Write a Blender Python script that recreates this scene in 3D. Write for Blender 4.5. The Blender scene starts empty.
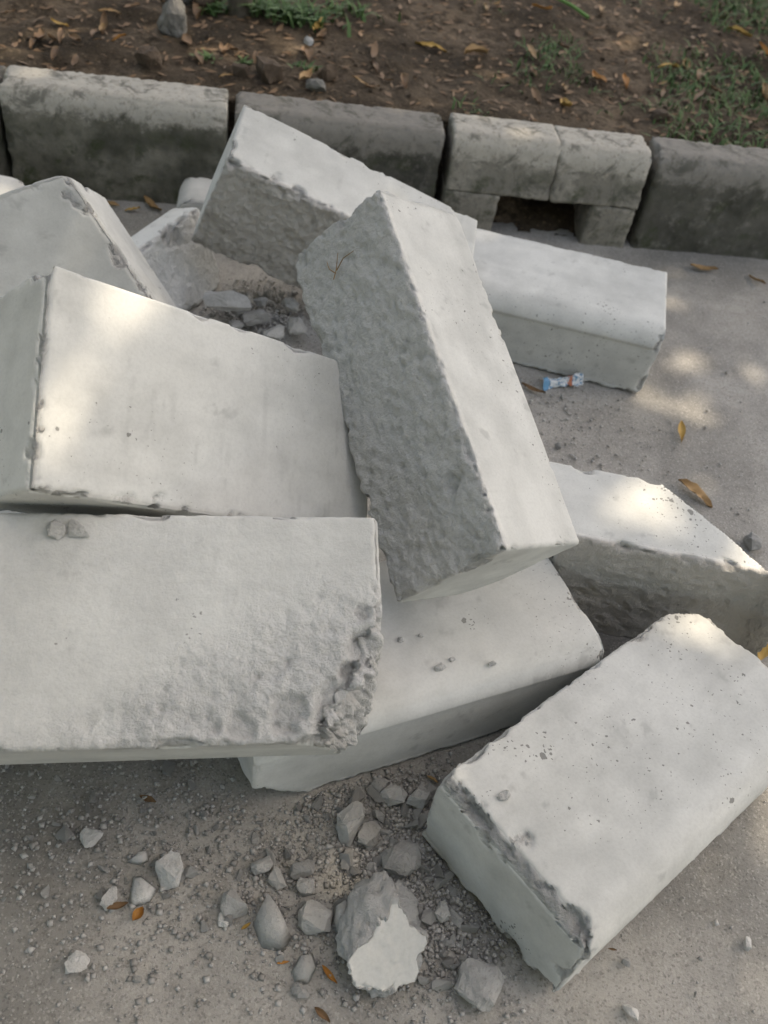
import bpy, math, random
import numpy as np
from mathutils import Matrix, Vector

rng = np.random.default_rng(7)
random.seed(7)
scene = bpy.context.scene
col = scene.collection

# ------------------------------------------------------------------ camera
F_PX = 880.0
CAM_H = 1.3415
PITCH, ROLL = 0.82513, 0.19875
_cp, _sp = math.cos(PITCH), math.sin(PITCH)
_r0, _u0, _f0 = np.array([1., 0, 0]), np.array([0, _sp, _cp]), np.array([0, _cp, -_sp])
_cr, _sr = math.cos(ROLL), math.sin(ROLL)
CAM_R = np.stack([_cr * _r0 + _sr * _u0, -_sr * _r0 + _cr * _u0, -_f0], 1)
CAM_C = np.array([0, 0, CAM_H])
cam = bpy.data.cameras.new('camera')
cam.sensor_fit = 'HORIZONTAL'
cam.sensor_width = 36.0
cam.lens = F_PX / 768 * 36.0
cam.clip_start = 0.05
cam.clip_end = 2000
cam.dof.use_dof = True
cam.dof.focus_distance = 1.35
cam.dof.aperture_fstop = 5.6
cam_ob = bpy.data.objects.new('camera', cam)
col.objects.link(cam_ob)
_m = Matrix([list(CAM_R[i]) + [CAM_C[i]] for i in range(3)] + [[0, 0, 0, 1]])
cam_ob.matrix_world = _m
scene.camera = cam_ob


def ray(px):
    return CAM_R @ np.array([(px[0] - 384) / F_PX, -(px[1] - 512) / F_PX, -1.0])


def at(px, z=0.0):
    """Point at height z seen in pixel px."""
    d = ray(px)
    return CAM_C + d * ((z - CAM_C[2]) / d[2])


def px_per_m(p):
    return F_PX / float(-((np.asarray(p) - CAM_C) @ CAM_R)[2])


# ------------------------------------------------------------------ light
SUN = np.array([0.45, 0.36, 0.82])
SUN /= np.linalg.norm(SUN)
world = bpy.data.worlds.new('World')
scene.world = world
world.use_nodes = True
wn = world.node_tree.nodes
sky = wn.new('ShaderNodeTexSky')
sky.sky_type = 'NISHITA'
sky.sun_disc = False
sky.sun_elevation = math.asin(SUN[2])
sky.sun_rotation = math.atan2(SUN[0], SUN[1])
sky.air_density = 1.0
sky.dust_density = 4.0
sky.ozone_density = 1.0
wn['Background'].inputs['Strength'].default_value = 0.14
world.node_tree.links.new(sky.outputs[0], wn['Background'].inputs['Color'])
sl = bpy.data.lights.new('sun', 'SUN')
sl.energy = 2.0
sl.angle = math.radians(0.53)
sl.color = (1.0, 0.93, 0.84)
so = bpy.data.objects.new('sun', sl)
col.objects.link(so)
so.rotation_euler = Vector(SUN).to_track_quat('Z', 'Y').to_euler()
so.location = (1, 3, 12)
scene.cycles.max_bounces = 6
scene.cycles.diffuse_bounces = 3
scene.cycles.glossy_bounces = 2
scene.cycles.transmission_bounces = 3
vs = scene.view_settings
vs.view_transform = 'Standard'
vs.look = 'None'
vs.gamma = 1
vs.use_curve_mapping = False
vs.exposure = 1.52
vs.use_white_balance = True
vs.white_balance_temperature = 7850
vs.white_balance_tint = 10


# ------------------------------------------------------------------ noise
def _hash(ix, iy, iz, seed):
    h = (ix * 374761393 + iy * 668265263 + iz * 2147483647 + seed * 974711) & 0xFFFFFFFF
    h = ((h ^ (h >> 13)) * 1274126177) & 0xFFFFFFFF
    h = h ^ (h >> 16)
    h = (h * 2246822519) & 0xFFFFFFFF
    h = h ^ (h >> 15)
    return (h & 0xFFFFFF) / float(0xFFFFFF)


def vnoise(p, seed=0):
    """value noise in [-1, 1], p (n,3)"""
    q = np.floor(p)
    fr = p - q
    i = q.astype(np.int64)
    w = fr * fr * fr * (fr * (fr * 6 - 15) + 10)
    out = 0
    for dx in (0, 1):
        wx = w[:, 0] if dx else 1 - w[:, 0]
        for dy in (0, 1):
            wy = w[:, 1] if dy else 1 - w[:, 1]
            for dz in (0, 1):
                wz = w[:, 2] if dz else 1 - w[:, 2]
                out = out + wx * wy * wz * _hash(i[:, 0] + dx, i[:, 1] + dy, i[:, 2] + dz, seed)
    return out * 2 - 1


def fbm(p, scale, octaves=4, seed=0, gain=0.5):
    out, amp, tot = 0, 1.0, 0.0
    rot = np.array([[0.8, 0.6, 0], [-0.48, 0.64, 0.6], [0.36, -0.48, 0.8]])
    q = p * scale
    for o in range(octaves):
        out = out + amp * vnoise(q + 17.3 * o, seed + o * 31)
        tot += amp
        amp *= gain
        q = (q @ rot) * 2.03
    return out / tot


def cells(p, scale, seed):
    """cellular noise: distance to the nearest jittered point and that cell's random number"""
    q = p * scale
    b = np.floor(q).astype(np.int64)
    best = np.full(len(q), 9.0); rid = np.zeros(len(q))
    for dx in (-1, 0, 1):
        for dy in (-1, 0, 1):
            for dz in (-1, 0, 1):
                c = b + np.array([dx, dy, dz])
                pt = c + np.stack([_hash(c[:, 0], c[:, 1], c[:, 2], seed + k) for k in (1, 2, 3)], 1)
                d = np.linalg.norm(q - pt, axis=1)
                nr = d < best
                best = np.where(nr, d, best)
                rid = np.where(nr, _hash(c[:, 0], c[:, 1], c[:, 2], seed + 7), rid)
    return best, rid


def sstep(a, b, x):
    t = np.clip((x - a) / (b - a), 0, 1)
    return t * t * (3 - 2 * t)


# ------------------------------------------------------------------ object helpers
def tag(o, label=None, cat=None, group=None, kind=None):
    if label: o['label'] = label
    if cat: o['category'] = cat
    if group: o['group'] = group
    if kind: o['kind'] = kind
    return o


def new_mesh(name, verts, faces, mats=None, smooth=True, attrs=None):
    me = bpy.data.meshes.new(name)
    verts = np.asarray(verts, dtype=np.float32)
    faces = np.asarray(faces, dtype=np.int32)
    nf, k = faces.shape
    me.vertices.add(len(verts))
    me.vertices.foreach_set('co', verts.ravel())
    me.loops.add(nf * k)
    me.loops.foreach_set('vertex_index', faces.ravel())
    me.polygons.add(nf)
    me.polygons.foreach_set('loop_start', np.arange(0, nf * k, k, dtype=np.int32))
    me.polygons.foreach_set('loop_total', np.full(nf, k, dtype=np.int32))
    me.update(calc_edges=True)
    me.validate()
    if smooth:
        me.polygons.foreach_set('use_smooth', np.ones(nf, dtype=bool))
    for m in (mats or []):
        me.materials.append(m)
    for an, av in (attrs or {}).items():
        a = me.attributes.new(an, 'FLOAT', 'POINT')
        a.data.foreach_set('value', np.asarray(av, dtype=np.float32))
    return me


def link(name, me, loc=(0, 0, 0), parent=None, matrix=None):
    o = bpy.data.objects.new(name, me)
    col.objects.link(o)
    if matrix is not None:
        o.matrix_world = matrix
    else:
        o.location = loc
    if parent is not None:
        o.parent = parent
    return o


# ------------------------------------------------------------------ material helpers
def mat(name):
    m = bpy.data.materials.new(name)
    m.use_nodes = True
    nt = m.node_tree
    return m, nt, nt.nodes['Principled BSDF']


class NT:
    """tiny node building shorthand"""
    def __init__(s, nt):
        s.nt = nt
        tc = nt.nodes.new('ShaderNodeTexCoord')
        s.co = tc.outputs['Object']

    def add(s, t, **kw):
        n = s.nt.nodes.new(t)
        for k, v in kw.items():
            setattr(n, k, v)
        return n

    def put(s, sock, v):
        if hasattr(v, 'is_output'):
            s.nt.links.new(v, sock)
        else:
            sock.default_value = v

    def noise(s, scale, detail=4, rough=0.55, co=None, dist=0.0, out='Fac'):
        n = s.add('ShaderNodeTexNoise')
        s.put(n.inputs['Vector'], co or s.co)
        n.inputs['Scale'].default_value = scale
        n.inputs['Detail'].default_value = detail
        n.inputs['Roughness'].default_value = rough
        n.inputs['Distortion'].default_value = dist
        return n.outputs[out]

    def voro(s, scale, co=None, feature='F1', out='Distance', rnd=1.0):
        n = s.add('ShaderNodeTexVoronoi', feature=feature)
        s.put(n.inputs['Vector'], co or s.co)
        n.inputs['Scale'].default_value = scale
        n.inputs['Randomness'].default_value = rnd
        return n.outputs[out]

    def mapping(s, scale, loc=(0, 0, 0), co=None):
        n = s.add('ShaderNodeMapping')
        s.put(n.inputs['Vector'], co or s.co)
        n.inputs['Scale'].default_value = scale
        n.inputs['Location'].default_value = loc
        return n.outputs[0]

    def noise_co(s, co, amt=0.006, scale=90):
        n = s.add('ShaderNodeTexNoise')
        s.put(n.inputs['Vector'], co)
        n.inputs['Scale'].default_value = scale
        v = s.add('ShaderNodeVectorMath', operation='MULTIPLY_ADD')
        s.nt.links.new(n.outputs['Color'], v.inputs[0])
        v.inputs[1].default_value = (amt,) * 3
        s.nt.links.new(co, v.inputs[2])
        return v.outputs[0]

    def math(s, op, a, b=None, clamp=False):
        n = s.add('ShaderNodeMath', operation=op, use_clamp=clamp)
        s.put(n.inputs[0], a)
        if b is not None: s.put(n.inputs[1], b)
        return n.outputs[0]

    def ramp(s, v, lo, hi, a=0.0, b=1.0):
        n = s.add('ShaderNodeMapRange', interpolation_type='SMOOTHSTEP')
        s.put(n.inputs['Value'], v)
        n.inputs['From Min'].default_value = lo
        n.inputs['From Max'].default_value = hi
        n.inputs['To Min'].default_value = a
        n.inputs['To Max'].default_value = b
        return n.outputs[0]

    def mix(s, fac, a, b, blend='MIX'):
        n = s.add('ShaderNodeMix', data_type='RGBA', blend_type=blend)
        s.put(n.inputs['Factor'], fac)
        for sk, v in ((n.inputs[6], a), (n.inputs[7], b)):
            if isinstance(v, tuple) and len(v) == 3: v = v + (1.0,)
            s.put(sk, v)
        return n.outputs[2]

    def attr(s, name):
        n = s.add('ShaderNodeAttribute', attribute_name=name)
        return n.outputs['Fac']

    def rand(s):
        return s.add('ShaderNodeObjectInfo').outputs['Random']

    def bump(s, h, strength, dist, normal=None):
        n = s.add('ShaderNodeBump')
        s.put(n.inputs['Height'], h)
        s.put(n.inputs['Strength'], strength)
        n.inputs['Distance'].default_value = dist
        if normal is not None: s.put(n.inputs['Normal'], normal)
        return n.outputs[0]

    def sep(s, co=None):
        n = s.add('ShaderNodeSeparateXYZ')
        s.put(n.inputs[0], co or s.co)
        return n.outputs


def concrete_material(name, light=(0.61, 0.62, 0.595), grey=(0.40, 0.41, 0.395), dirtcol=(0.43, 0.40, 0.355)):
    """tone, stain and pit density come from the mesh (slow variation), the fine grain from textures"""
    m, nt, bs = mat(name)
    N = NT(nt)
    rough, frac, dirt, tone, stain, pits = (N.attr(k) for k in ('rough', 'frac', 'dirt', 'tone', 'stain', 'pits'))
    co = N.co
    c = N.mix(tone, grey, light)
    c = N.mix(N.math('MULTIPLY', stain, 0.55), c, (0.24, 0.245, 0.24))
    grain = N.noise(95, 5, 0.75)
    fine = N.noise(210, 3, 0.7)
    c = N.mix(N.ramp(fine, 0.30, 0.62, 0.11, 0.0), c, (0.2, 0.2, 0.2))
    # bug holes and dark specks
    dco = N.noise_co(co, 0.010, 110)
    hole = N.math('LESS_THAN', N.voro(44, dco), N.math('MULTIPLY', pits, 0.24))
    hole2 = N.math('LESS_THAN', N.voro(120, dco), N.math('MULTIPLY', pits, 0.28))
    holes = N.math('MAXIMUM', hole, hole2)
    c = N.mix(N.math('MULTIPLY', holes, 0.72), c, (0.12, 0.12, 0.115))
    # broken stone faces: aggregate in grey paste
    agv = N.sep(N.voro(95, out='Color'))[0]
    agc = N.mix(agv, (0.38, 0.385, 0.385), (0.54, 0.54, 0.53))
    agc = N.mix(N.ramp(agv, 0.90, 0.95), agc, (0.17, 0.185, 0.195))
    agc = N.mix(N.ramp(grain, 0.35, 0.65), agc, (0.46, 0.46, 0.45))
    c = N.mix(N.math('MULTIPLY', frac, 0.8), c, agc)
    # trowelled back
    trc = N.mix(N.ramp(grain, 0.30, 0.55), (0.50, 0.51, 0.505), (0.64, 0.65, 0.64))
    trc = N.mix(N.ramp(grain, 0.33, 0.24, 0, 0.7), trc, (0.20, 0.205, 0.205))
    c = N.mix(N.math('MULTIPLY', rough, 0.8), c, trc)
    # earth stain
    dm = N.math('MULTIPLY', dirt, N.ramp(grain, 0.25, 0.6, 0.55, 1.0))
    c = N.mix(dm, c, N.mix(tone, dirtcol, (0.54, 0.50, 0.445)))
    nt.links.new(c, bs.inputs['Base Color'])
    bs.inputs['Roughness'].default_value = 0.88
    bs.inputs['Specular IOR Level'].default_value = 0.25
    rr = N.math('MAXIMUM', frac, rough)
    h = N.math('ADD', N.math('MULTIPLY', grain, N.math('MULTIPLY', rr, 0.0145)), N.math('MULTIPLY', fine, N.ramp(rr, 0, 1, 0.00028, 0.0026)))
    h = N.math('SUBTRACT', h, N.math('MULTIPLY', hole, 0.0012))
    nt.links.new(N.bump(h, 0.85, 1.0), bs.inputs['Normal'])
    return m


M_CONC = concrete_material('fresh_concrete')


def kerb_material(name, low, mid, white, cover, moss):
    """weathered kerb: worn whitewash on the upper faces, damp stain and moss on the lower ones"""
    m, nt, bs = mat(name)
    N = NT(nt)
    z = N.sep()[2]
    n1 = N.noise(7, 4, 0.65)
    n2 = N.noise(28, 4, 0.7)
    c = N.mix(N.ramp(n1, 0.35, 0.65), low, mid)
    c = N.mix(N.ramp(n2, 0.45, 0.7, 0, 0.5), c, (0.06, 0.06, 0.05))
    # moss where the noise is high, lower half
    mm = N.math('MULTIPLY', N.ramp(N.noise(11, 5, 0.7), 0.48, 0.66), N.ramp(z, 0.27, 0.2, 0, moss))
    c = N.mix(mm, c, (0.055, 0.065, 0.035))
    # old whitewash: sharp ragged patches, mostly above the crease
    up = N.ramp(z, 0.235, 0.30, 0, 1)
    wn_ = N.math('ADD', N.math('ADD', N.math('MULTIPLY', N.noise(9, 6, 0.78, dist=0.4), 0.7), N.math('MULTIPLY', N.noise(55, 5, 0.7), 0.3)), N.math('MULTIPLY', up, 0.30))
    wm = N.ramp(wn_, 0.66 - cover, 0.86 - cover)
    c = N.mix(N.math('MULTIPLY', wm, 0.85), c, white)
    blk = N.math('MULTIPLY', N.ramp(N.noise(13, 6, 0.78, dist=0.6), 0.50, 0.64), 0.72)
    c = N.mix(blk, c, (0.085, 0.085, 0.07))
    c = N.mix(N.ramp(N.noise(90, 5, 0.7), 0.52, 0.7, 0, 0.5), c, (0.12, 0.115, 0.10))
    nt.links.new(c, bs.inputs['Base Color'])
    bs.inputs['Roughness'].default_value = 0.92
    bs.inputs['Specular IOR Level'].default_value = 0.2
    b = N.bump(N.noise(120, 5, 0.7), 0.5, 0.003)
    b = N.bump(wm, 0.35, 0.002, b)
    nt.links.new(b, bs.inputs['Normal'])
    return m


M_KERB = [
    kerb_material('old_kerb_mossy', (0.075, 0.075, 0.058), (0.25, 0.24, 0.20), (0.47, 0.45, 0.40), 0.10, 1.0),
    kerb_material('old_kerb_grey', (0.05, 0.05, 0.042), (0.14, 0.132, 0.115), (0.25, 0.237, 0.212), 0.20, 0.8),
    kerb_material('old_kerb_tan', (0.20, 0.19, 0.16), (0.33, 0.31, 0.265), (0.46, 0.435, 0.38), 0.13, 0.8),
    kerb_material('old_kerb_dark', (0.065, 0.064, 0.052), (0.14, 0.134, 0.115), (0.27, 0.255, 0.228), 0.16, 0.7),
]


def crown_material():
    m, nt, bs = mat('tree_leaf')
    N = NT(nt)
    c = N.mix(N.noise(3, 3, 0.6), (0.06, 0.11, 0.03), (0.10, 0.15, 0.045))
    nt.links.new(c, bs.inputs['Base Color'])
    bs.inputs['Roughness'].default_value = 0.5
    tr = N.add('ShaderNodeBsdfTranslucent')
    tr.inputs['Color'].default_value = (0.33, 0.34, 0.17, 1)
    mx = N.add('ShaderNodeMixShader')
    mx.inputs[0].default_value = 0.5
    nt.links.new(bs.outputs[0], mx.inputs[1]); nt.links.new(tr.outputs[0], mx.inputs[2])
    out = [n for n in nt.nodes if n.type == 'OUTPUT_MATERIAL'][0]
    nt.links.new(mx.outputs[0], out.inputs['Surface'])
    return m


def ground_material():
    m, nt, bs = mat('dusty_road')
    N = NT(nt)
    c = N.mix(N.attr('tone'), (0.235, 0.230, 0.215), (0.44, 0.428, 0.398))
    g = N.noise(170, 4, 0.75)
    c = N.mix(N.ramp(g, 0.5, 0.72, 0, 0.5), c, (0.12, 0.115, 0.108))
    c = N.mix(N.ramp(N.noise(28, 4, 0.7), 0.45, 0.7, 0, 0.4), c, (0.24, 0.232, 0.212))
    sp = N.sep(N.voro(330, out='Color'))
    c = N.mix(N.ramp(sp[1], 0.86, 0.9, 0, 0.4), c, (0.50, 0.49, 0.46))
    c = N.mix(N.ramp(sp[0], 0.9, 0.94, 0, 0.35), c, (0.10, 0.095, 0.09))
    nt.links.new(c, bs.inputs['Base Color'])
    bs.inputs['Roughness'].default_value = 0.95
    bs.inputs['Specular IOR Level'].default_value = 0.15
    nt.links.new(N.bump(g, 0.75, 0.0045), bs.inputs['Normal'])
    return m


def soil_material():
    m, nt, bs = mat('brown_soil')
    N = NT(nt)
    c = N.mix(N.ramp(N.noise(3, 4, 0.65), 0.35, 0.65), (0.055, 0.044, 0.032), (0.18, 0.138, 0.098))
    c = N.mix(N.ramp(N.noise(24, 4, 0.7), 0.4, 0.65), c, (0.055, 0.042, 0.03))
    c = N.mix(N.ramp(N.noise(60, 3, 0.7), 0.56, 0.7, 0, 0.6), c, (0.24, 0.185, 0.125))
    nt.links.new(c, bs.inputs['Base Color'])
    bs.inputs['Roughness'].default_value = 1.0
    bs.inputs['Specular IOR Level'].default_value = 0.1
    b = N.bump(N.noise(45, 5, 0.75), 0.9, 0.02)
    nt.links.new(b, bs.inputs['Normal'])
    return m


def leaf_material(name, a, b_, spec=0.3, trans=0.0):
    m, nt, bs = mat(name)
    N = NT(nt)
    c = N.mix(N.noise(60, 4, 0.6), a, b_)
    c = N.mix(N.ramp(N.rand(), 0, 1, 0, 0.45), c, tuple(x * 0.55 for x in a))
    nt.links.new(c, bs.inputs['Base Color'])
    bs.inputs['Roughness'].default_value = 0.65
    bs.inputs['Specular IOR Level'].default_value = spec
    return m


M_ROAD = ground_material()
M_SOIL = soil_material()
M_LEAF_TAN = leaf_material('dry_leaf_tan', (0.36, 0.24, 0.11), (0.27, 0.16, 0.075))
M_LEAF_ORANGE = leaf_material('dry_leaf_orange', (0.46, 0.22, 0.05), (0.34, 0.15, 0.04))
M_LEAF_YELLOW = leaf_material('dry_leaf_yellow', (0.50, 0.33, 0.09), (0.42, 0.25, 0.075))
M_LEAF_BROWN = leaf_material('dry_leaf_brown', (0.16, 0.095, 0.05), (0.24, 0.15, 0.08))
M_GRASS = leaf_material('grass_green', (0.085, 0.17, 0.055), (0.13, 0.21, 0.075))
M_CROWN = crown_material()


def simple_noise_material(name, a, b_, scale, rough=0.9, bs_=0.5, bd=0.004):
    m, nt, bs = mat(name)
    N = NT(nt)
    c = N.mix(N.ramp(N.noise(scale, 6, 0.7), 0.3, 0.7), a, b_)
    c = N.mix(N.ramp(N.rand(), 0, 1, 0.0, 0.35), c, tuple(0.6 * x for x in a))
    nt.links.new(c, bs.inputs['Base Color'])
    bs.inputs['Roughness'].default_value = rough
    bs.inputs['Specular IOR Level'].default_value = 0.2
    c2 = N.mix(N.ramp(N.noise(scale * 4, 4, 0.75), 0.5, 0.7, 0, 0.5), c, tuple(0.45 * x for x in a))
    nt.links.new(c2, bs.inputs['Base Color'])
    nt.links.new(N.bump(N.noise(scale * 4, 4, 0.75), min(1.0, bs_ * 1.6), bd), bs.inputs['Normal'])
    return m


M_BARK = simple_noise_material('bark', (0.10, 0.085, 0.065), (0.19, 0.165, 0.13), 30, 0.95, 0.8, 0.01)
M_PEBBLE = simple_noise_material('concrete_pebble', (0.45, 0.45, 0.435), (0.56, 0.56, 0.54), 40)
M_PEBBLE_W = simple_noise_material('pale_concrete_chip', (0.52, 0.52, 0.505), (0.62, 0.62, 0.6), 40)
M_PEBBLE_DK = simple_noise_material('grey_pebble', (0.32, 0.32, 0.31), (0.45, 0.45, 0.435), 40)
M_ROCK = simple_noise_material('verge_rock', (0.16, 0.155, 0.14), (0.27, 0.26, 0.235), 18)
M_CLOD = simple_noise_material('soil_clod', (0.075, 0.055, 0.04), (0.14, 0.105, 0.075), 25)


# ------------------------------------------------------------------ concrete block builder
def surface_box(n):
    """unit cube surface grid with shared vertices: verts in [0,1]^3, quads"""
    nx, ny, nz = n
    idx = -np.ones((nx + 1, ny + 1, nz + 1), dtype=np.int64)
    I, J, K = np.meshgrid(np.arange(nx + 1), np.arange(ny + 1), np.arange(nz + 1), indexing='ij')
    surf = (I == 0) | (I == nx) | (J == 0) | (J == ny) | (K == 0) | (K == nz)
    idx[surf] = np.arange(surf.sum())
    v = np.stack([I[surf] / nx, J[surf] / ny, K[surf] / nz], 1)
    fs = []

    def quads(g, flip):
        a, b, c, d = g[:-1, :-1], g[1:, :-1], g[1:, 1:], g[:-1, 1:]
        q = np.stack([a, b, c, d], -1).reshape(-1, 4)
        fs.append(q[:, ::-1] if flip else q)
    quads(idx[0], True); quads(idx[nx], False)
    quads(idx[:, 0], False); quads(idx[:, ny], True)
    quads(idx[:, :, 0], True); quads(idx[:, :, nz], False)
    return v, np.concatenate(fs)


FACE = {'a0': (0, 0), 'a1': (0, 1), 'b0': (1, 0), 'b1': (1, 1), 'c0': (2, 0), 'c1': (2, 1)}


def block_mesh(name, d, spacing=0.0042, rounds=(), rough=None, dirt=None, chip=(0.004, 0.016), chip_scale=24,
               edges=None, cuts=(), step=None, warp=None, seed=0, mats=None, smooth_amp=0.0012, rough_amp=0.0045,
               rough_mask=None, dents=(), bulge=()):
    """box of size d (a = length, b = height of the kerb section, c = thickness); rounds = [(faceB, faceC, rb, rc)]
    rounded arris along the length; rough/dirt = per-face amounts; cuts = [(point, normal, roughness)] fracture planes in
    local fractions; step = (face b side, c fraction, inset) the step left by the mould joint"""
    d = np.array(d, float)
    n = np.maximum(4, np.round(d / spacing)).astype(int)
    u, faces = surface_box(n)
    p = u * d
    p0 = p.copy()
    D = {k: (p0[:, ax] if side == 0 else d[ax] - p0[:, ax]) for k, (ax, side) in FACE.items()}
    nrm = {k: np.eye(3)[ax] * (1 if side else -1) for k, (ax, side) in FACE.items()}
    frac = np.zeros(len(p))
    wts = {k: np.exp(-(D[k] / 0.007) ** 2) for k in FACE}
    ro = np.zeros(len(p)); di = np.zeros(len(p))
    for k, v in (rough or {}).items(): ro = np.maximum(ro, v * wts[k])
    for k, v in (dirt or {}).items(): di = np.maximum(di, v * wts[k])
    if step:
        fb, cf, inset = step
        ax, side = FACE[fb]
        msk = wts[fb] * sstep(cf * d[2] + 0.004, cf * d[2] - 0.004, p0[:, 2])
        p[:, ax] -= (1 if side else -1) * inset * msk
    # rounded arrises
    for fb, fc, rb, rc in rounds:
        ab, sb = FACE[fb]; ac, sc_ = FACE[fc]
        sgb, sgc = (1 if sb else -1), (1 if sc_ else -1)
        cb = (d[ab] - rb) if sb else rb
        cc = (d[ac] - rc) if sc_ else rc
        xb = (p[:, ab] - cb) * sgb / rb
        xc = (p[:, ac] - cc) * sgc / rc
        ins = (xb > 0) & (xc > 0)
        r = np.hypot(xb, xc)
        mlt = np.where(ins & (r > 1), 1 / np.maximum(r, 1e-6), 1)
        p[:, ab] = np.where(ins, cb + sgb * rb * xb * mlt, p[:, ab])
        p[:, ac] = np.where(ins, cc + sgc * rc * xc * mlt, p[:, ac])
    rounded = {frozenset((fb, fc)) for fb, fc, _, _ in rounds}
    # chipped arrises
    keys = list(FACE)
    near_edge = np.sort(np.stack([D[k] for k in FACE], 1), 1)[:, 1] < 0.07
    cn = np.zeros(len(p)); cn2 = np.zeros(len(p))
    pe = p0[near_edge] + seed * 3.1
    wob = 0.012 * np.stack([fbm(pe, 40, 3, seed + k) for k in (81, 82, 83)], 1)
    f1, r1 = cells(pe + wob, chip_scale, seed + 3)
    f2, r2 = cells(pe + wob, chip_scale * 2.6, seed + 4)
    cn[near_edge] = np.maximum((r1 > 0.76) * np.clip(1.05 - 1.3 * f1, 0, 1), 0.40 * (r2 > 0.80) * np.clip(1.1 - 1.3 * f2, 0, 1))
    cn2[near_edge] = fbm(pe, 60, 4, seed + 9, 0.6)
    for i in range(6):
        for j in range(i + 1, 6):
            k1, k2 = keys[i], keys[j]
            if FACE[k1][0] == FACE[k2][0] or frozenset((k1, k2)) in rounded: continue
            base, amp = chip
            if edges:
                for e in ((k1, k2), (k2, k1)):
                    if e in edges: base, amp = edges[e]
            cr = base * (1 + 0.30 * cn2) + 1.4 * amp * cn * (1 + 0.3 * cn2)
            s = D[k1] + D[k2]
            sh = np.clip(cr - s, 0, None) * 0.5
            p -= sh[:, None] * (nrm[k1] + nrm[k2])
            frac = np.maximum(frac, sstep(0.002, 0.006, sh))
    for fb, _, amt in bulge:   # a face cast slightly arched
        ax, side = FACE[fb]
        p[:, ax] += (1 if side else -1) * amt * np.sin(np.pi * u[:, 2]) * wts[fb]
    # large fractures
    for cpt, cnv, ramp_ in cuts:
        cnv = np.array(cnv, float); cnv /= np.linalg.norm(cnv)
        h = (p - np.array(cpt) * d) @ cnv
        h = h + ramp_ * (fbm(p0, 22, 5, seed + 41) + 0.5 * fbm(p0, 90, 3, seed + 47))
        if ramp_ > 0.01:   # crisp facets where stones tore out
            h = h + ramp_ * 1.2 * (cells(p0, 38, seed + 43)[0] - 0.5)
        sh = np.clip(h, 0, None)
        p -= sh[:, None] * cnv
        frac = np.maximum(frac, sstep(0.001, 0.006, sh))
    for cpt, rad, dep in dents:
        q = np.linalg.norm(p0 - np.array(cpt) * d, axis=1)
        q = q + 0.35 * rad * fbm(p0, 45, 4, seed + 53)
        g = np.clip((rad - q) / (rad * 0.35), 0, 1)
        tot = sum(wts[k][:, None] * nrm[k] for k in keys)
        tot /= np.maximum(np.linalg.norm(tot, axis=1, keepdims=True), 1e-6)
        p -= tot * (dep * g)[:, None]
        frac = np.maximum(frac, sstep(0.1, 0.5, g))
    # surface relief
    nv = sum(wts[k][:, None] * nrm[k] for k in keys)
    nv /= np.maximum(np.linalg.norm(nv, axis=1, keepdims=True), 1e-6)
    if rough_mask is not None:
        ro = ro * rough_mask(u, p0)
    lo = fbm(p0 + seed, 5, 3, seed + 1)
    rg = fbm(p0 + seed, 34, 5, seed + 5, 0.62) * (0.55 + 0.9 * sstep(-0.3, 0.4, fbm(p0 + seed, 6, 3, seed + 85))) + 0.5 * fbm(p0 + seed, 9, 2, seed + 87)
    fp, rp = cells(p0 + seed, 55, seed + 88)
    rg = rg - 2.0 * (rp > 0.80) * np.clip(1 - 2.0 * fp, 0, 1)
    fq, rq = cells(p0 + seed + 5, 26, seed + 89)
    rg = rg - 1.6 * (rq > 0.90) * np.clip(1 - 1.9 * fq, 0, 1)
    rdg = 1 - 2 * np.abs(fbm(p0 + seed * 2, 34, 4, seed + 7, 0.6))
    fr_n = fbm(p0 + seed * 5, 55, 4, seed + 11, 0.62)
    disp = smooth_amp * lo + ro * rough_amp * (0.75 * rg + 0.45 * (rdg - 0.5) + 0.55 * fbm(p0 + seed, 70, 3, seed + 15, 0.6)) + frac * 0.0032 * fr_n
    fe = frac > 0.05
    if fe.any():
        disp[fe] -= 0.004 * frac[fe] * (0.75 - cells(p0[fe], 75, seed + 90)[0])
    disp += ro * rough_amp * 0.35 * fbm(p0, 100, 2, seed + 13)
    p = p + nv * disp[:, None]
    so = np.array([seed * 1.37, seed * 0.71, seed * 2.13])
    tone = 0.70 + 0.62 * fbm(p0 + so, 6, 4, seed + 61, 0.6) + 0.32 * fbm(p0 + so, 26, 3, seed + 63, 0.6)
    tone += 0.22 * fbm(p0 * np.array([6, 40, 40]) + so, 1.0, 3, seed + 65)
    stn = sstep(0.22, 0.55, fbm(p0 * np.array([70, 16, 16]) + so, 1.0, 4, seed + 67, 0.6)) * sstep(0.0, 0.35, fbm(p0 + so, 4.5, 3, seed + 69))
    stn = np.maximum(0.35 * stn, 0.6 * sstep(0.36, 0.60, fbm(p0 + so, 30, 4, seed + 71, 0.65)))
    pits = 0.9 * sstep(0.22, 0.75, fbm(p0 + so, 12, 3, seed + 73, 0.6)) + 0.42 * sstep(-0.2, 0.5, fbm(p0 + so, 4, 2, seed + 75))
    attrs = {'rough': ro, 'frac': frac, 'dirt': di, 'tone': np.clip(tone, 0, 1), 'stain': stn, 'pits': np.clip(pits, 0, 1)}
    if warp:
        for (ca, cb_, cc_), dv in warp.items():
            w = (u[:, 0] if ca else 1 - u[:, 0]) * (u[:, 1] if cb_ else 1 - u[:, 1]) * (u[:, 2] if cc_ else 1 - u[:, 2])
            p = p + w[:, None] * np.array(dv)
    return new_mesh(name, p, faces, mats or [M_CONC], True, attrs)


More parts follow.
